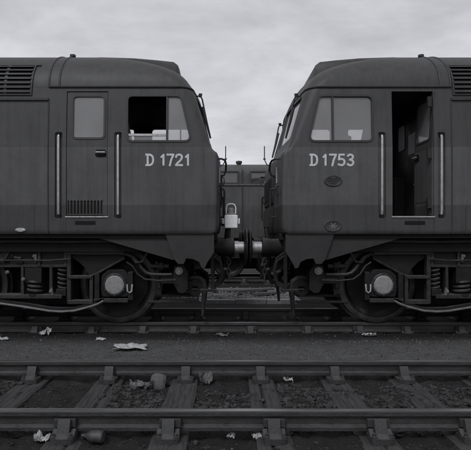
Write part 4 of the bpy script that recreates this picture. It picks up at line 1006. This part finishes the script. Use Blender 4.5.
# ------------------------------------------------------------------ litter
def at(px, py, z=-.2):
    d = (H-z)*F/(py-HY); return ((px-HX)*d/F, d)
def crumple(name, px, py, w, h, tall, mat, label, cat, seed, group=None, z=None):
    x, y = at(px, py, -.16); gg = np.meshgrid(np.linspace(x-w/2, x+w/2, 9), np.linspace(y-h/2, y+h/2, 9)); gz = float(np.percentile(ground_h(*gg), 85))
    x, y = at(px, py, gz); rg = np.random.RandomState(seed); n = 12
    u, v = np.meshgrid(np.linspace(-1, 1, n), np.linspace(-1, 1, n), indexing='ij')
    k = 1-1.9*np.abs(fbm(np.arctan2(v, u)*2.2+seed, np.sqrt(u*u+v*v)*.6+seed*2, 3))
    X = u*w/2*k + .12*w*fbm(u*2+seed, v*2, 2); Y = v*h/2*k + .12*h*fbm(v*2, u*2+seed, 2)
    Z = tall*(.5 + 2.2*fbm(u*1.8+seed*3, v*1.8+seed, 3) + .7*fbm(u*5+seed, v*5, 2)); Z = np.abs(Z)+.006
    co = np.stack([X, Y, Z], -1).reshape(-1, 3); co2 = co-np.array([0, 0, .0035])
    i = np.arange(n*n).reshape(n, n)
    q = np.stack([i[:-1, :-1], i[1:, :-1], i[1:, 1:], i[:-1, 1:]], -1).reshape(-1, 4); fsq = [q, q[:, ::-1]+n*n]
    for e in (i[0, :], i[-1, ::-1], i[::-1, 0], i[:, -1]): fsq.append(np.stack([e[:-1], e[1:], e[1:]+n*n, e[:-1]+n*n], -1))
    me = np_mesh(name, np.concatenate([co, co2]), np.concatenate(fsq), [mat], smooth=False)
    return link(name, me, None, 0, (x, y, gz+.002), rg.uniform(-.3, .3), label, cat, group)
def stone(name, px, py, r, mat, label, cat, seed, sq=(1, 1, 1), group=None):
    x, y = at(px, py); gz = float(ground_h(x, y)); x, y = at(px, py, gz)
    rg = np.random.RandomState(seed); bm = bmesh.new(); bmesh.ops.create_cube(bm, size=1.4)
    bmesh.ops.subdivide_edges(bm, edges=bm.edges, cuts=2, use_grid_fill=True)
    for v in bm.verts:
        p = v.co; p = p.lerp(p.normalized(), .45); v.co = Vector((p.x*sq[0], p.y*sq[1], p.z*sq[2]))*r*(1+rg.uniform(-.10, .10))
    me = bpy.data.meshes.new(name); bm.to_mesh(me); bm.free(); me.materials.append(mat)
    o = link(name, me, None, 0, (x, y, gz+r*sq[2]*.55), None, label, cat, group); o.rotation_euler = (rg.uniform(-.3, .3), rg.uniform(-.3, .3), rg.uniform(0, 3)); return o
crumple('paper_scrap', 130, 348.5, .44, .34, .045, MT['paper'], 'long torn white newspaper sheet on the walkway below left locomotive', 'paper', 3)
crumple('paper_scrap', 46, 335, .17, .14, .09, MT['paper'], 'crumpled white paper ball against the rail under left locomotive', 'paper', 5)
crumple('paper_scrap', 2.5, 340, .16, .1, .03, MT['paper'], 'small white paper scrap at the far left edge of the walkway', 'paper', 6)
crumple('paper_scrap', 101, 340.5, .15, .08, .03, MT['paper'], 'flat pale paper strip between crumpled paper ball and torn newspaper', 'paper', 7)
crumple('paper_scrap', 369, 336.5, .2, .14, .05, MT['paper'], 'white paper scrap below the front wheel of right locomotive', 'paper', 8)
crumple('paper_scrap', 222, 336, .2, .1, .04, MT['dpaper'], 'dull paper scrap on the walkway below the buffers', 'paper', 9)
crumple('paper_scrap', 206, 383, .17, .13, .13, MT['dpaper'], 'soiled crumpled wrapper standing between the foreground rails', 'paper', 11)
crumple('rag', 141, 388, .26, .16, .07, MT['dpaper'], 'dark dirty rag lying left of the square grey rock', 'rag', 12)
crumple('paper_scrap', 43, 441, .12, .08, .06, MT['paper'], 'twisted white paper in front of the nearest rail at left', 'paper', 14)
crumple('paper_scrap', 257, 438, .08, .07, .035, MT['paper'], 'small white paper shred right of the two in front of nearest rail', 'paper', 15)
crumple('paper_scrap', 231, 438, .06, .08, .03, MT['paper'], 'small pale shred left of the two in front of nearest rail', 'paper', 16)
crumple('paper_scrap', 288, 381, .11, .09, .04, MT['paper'], 'small bright white scrap between the rails right of centre', 'paper', 17)
stone('rock', 158, 387, .098, MT['rock'], 'square grey rock lying between the foreground rails', 'rock', 3, (1.05, .8, .95))
stone('pebble', 310, 384, .025, MT['rock'], 'grey pebble between the rails beside the bright white scrap', 'pebble', 4)
stone('pebble', 323, 428, .02, MT['pale_stone'], 'round pale pebble in front of the nearest rail right of centre', 'pebble', 5)
stone('pebble', 455, 440, .025, MT['pale_stone'], 'pale pebble near the bottom right corner', 'pebble', 6)
stone('pebble', 97, 376, .018, MT['pale_stone'], 'small pale pebble by the far foreground rail at left', 'pebble', 7)
# bottle lying in front of the near rail
x, y = at(93, 441); gz = float(ground_h(x, y))
mb = MB(); mb.lathe((0, 0, 0), 'x', [(-.085, 0), (-.084, .013), (-.07, .014), (-.05, .018), (-.02, .040), (.0, .045), (.07, .045), (.078, .038), (.075, 0)], 18)
o = mb.build('bottle', MT['bottle'], None, loc=(x, y, gz+.045), rz=R(-8), label='dirty dark bottle lying by the sleeper end in front of nearest rail', cat='bottle')
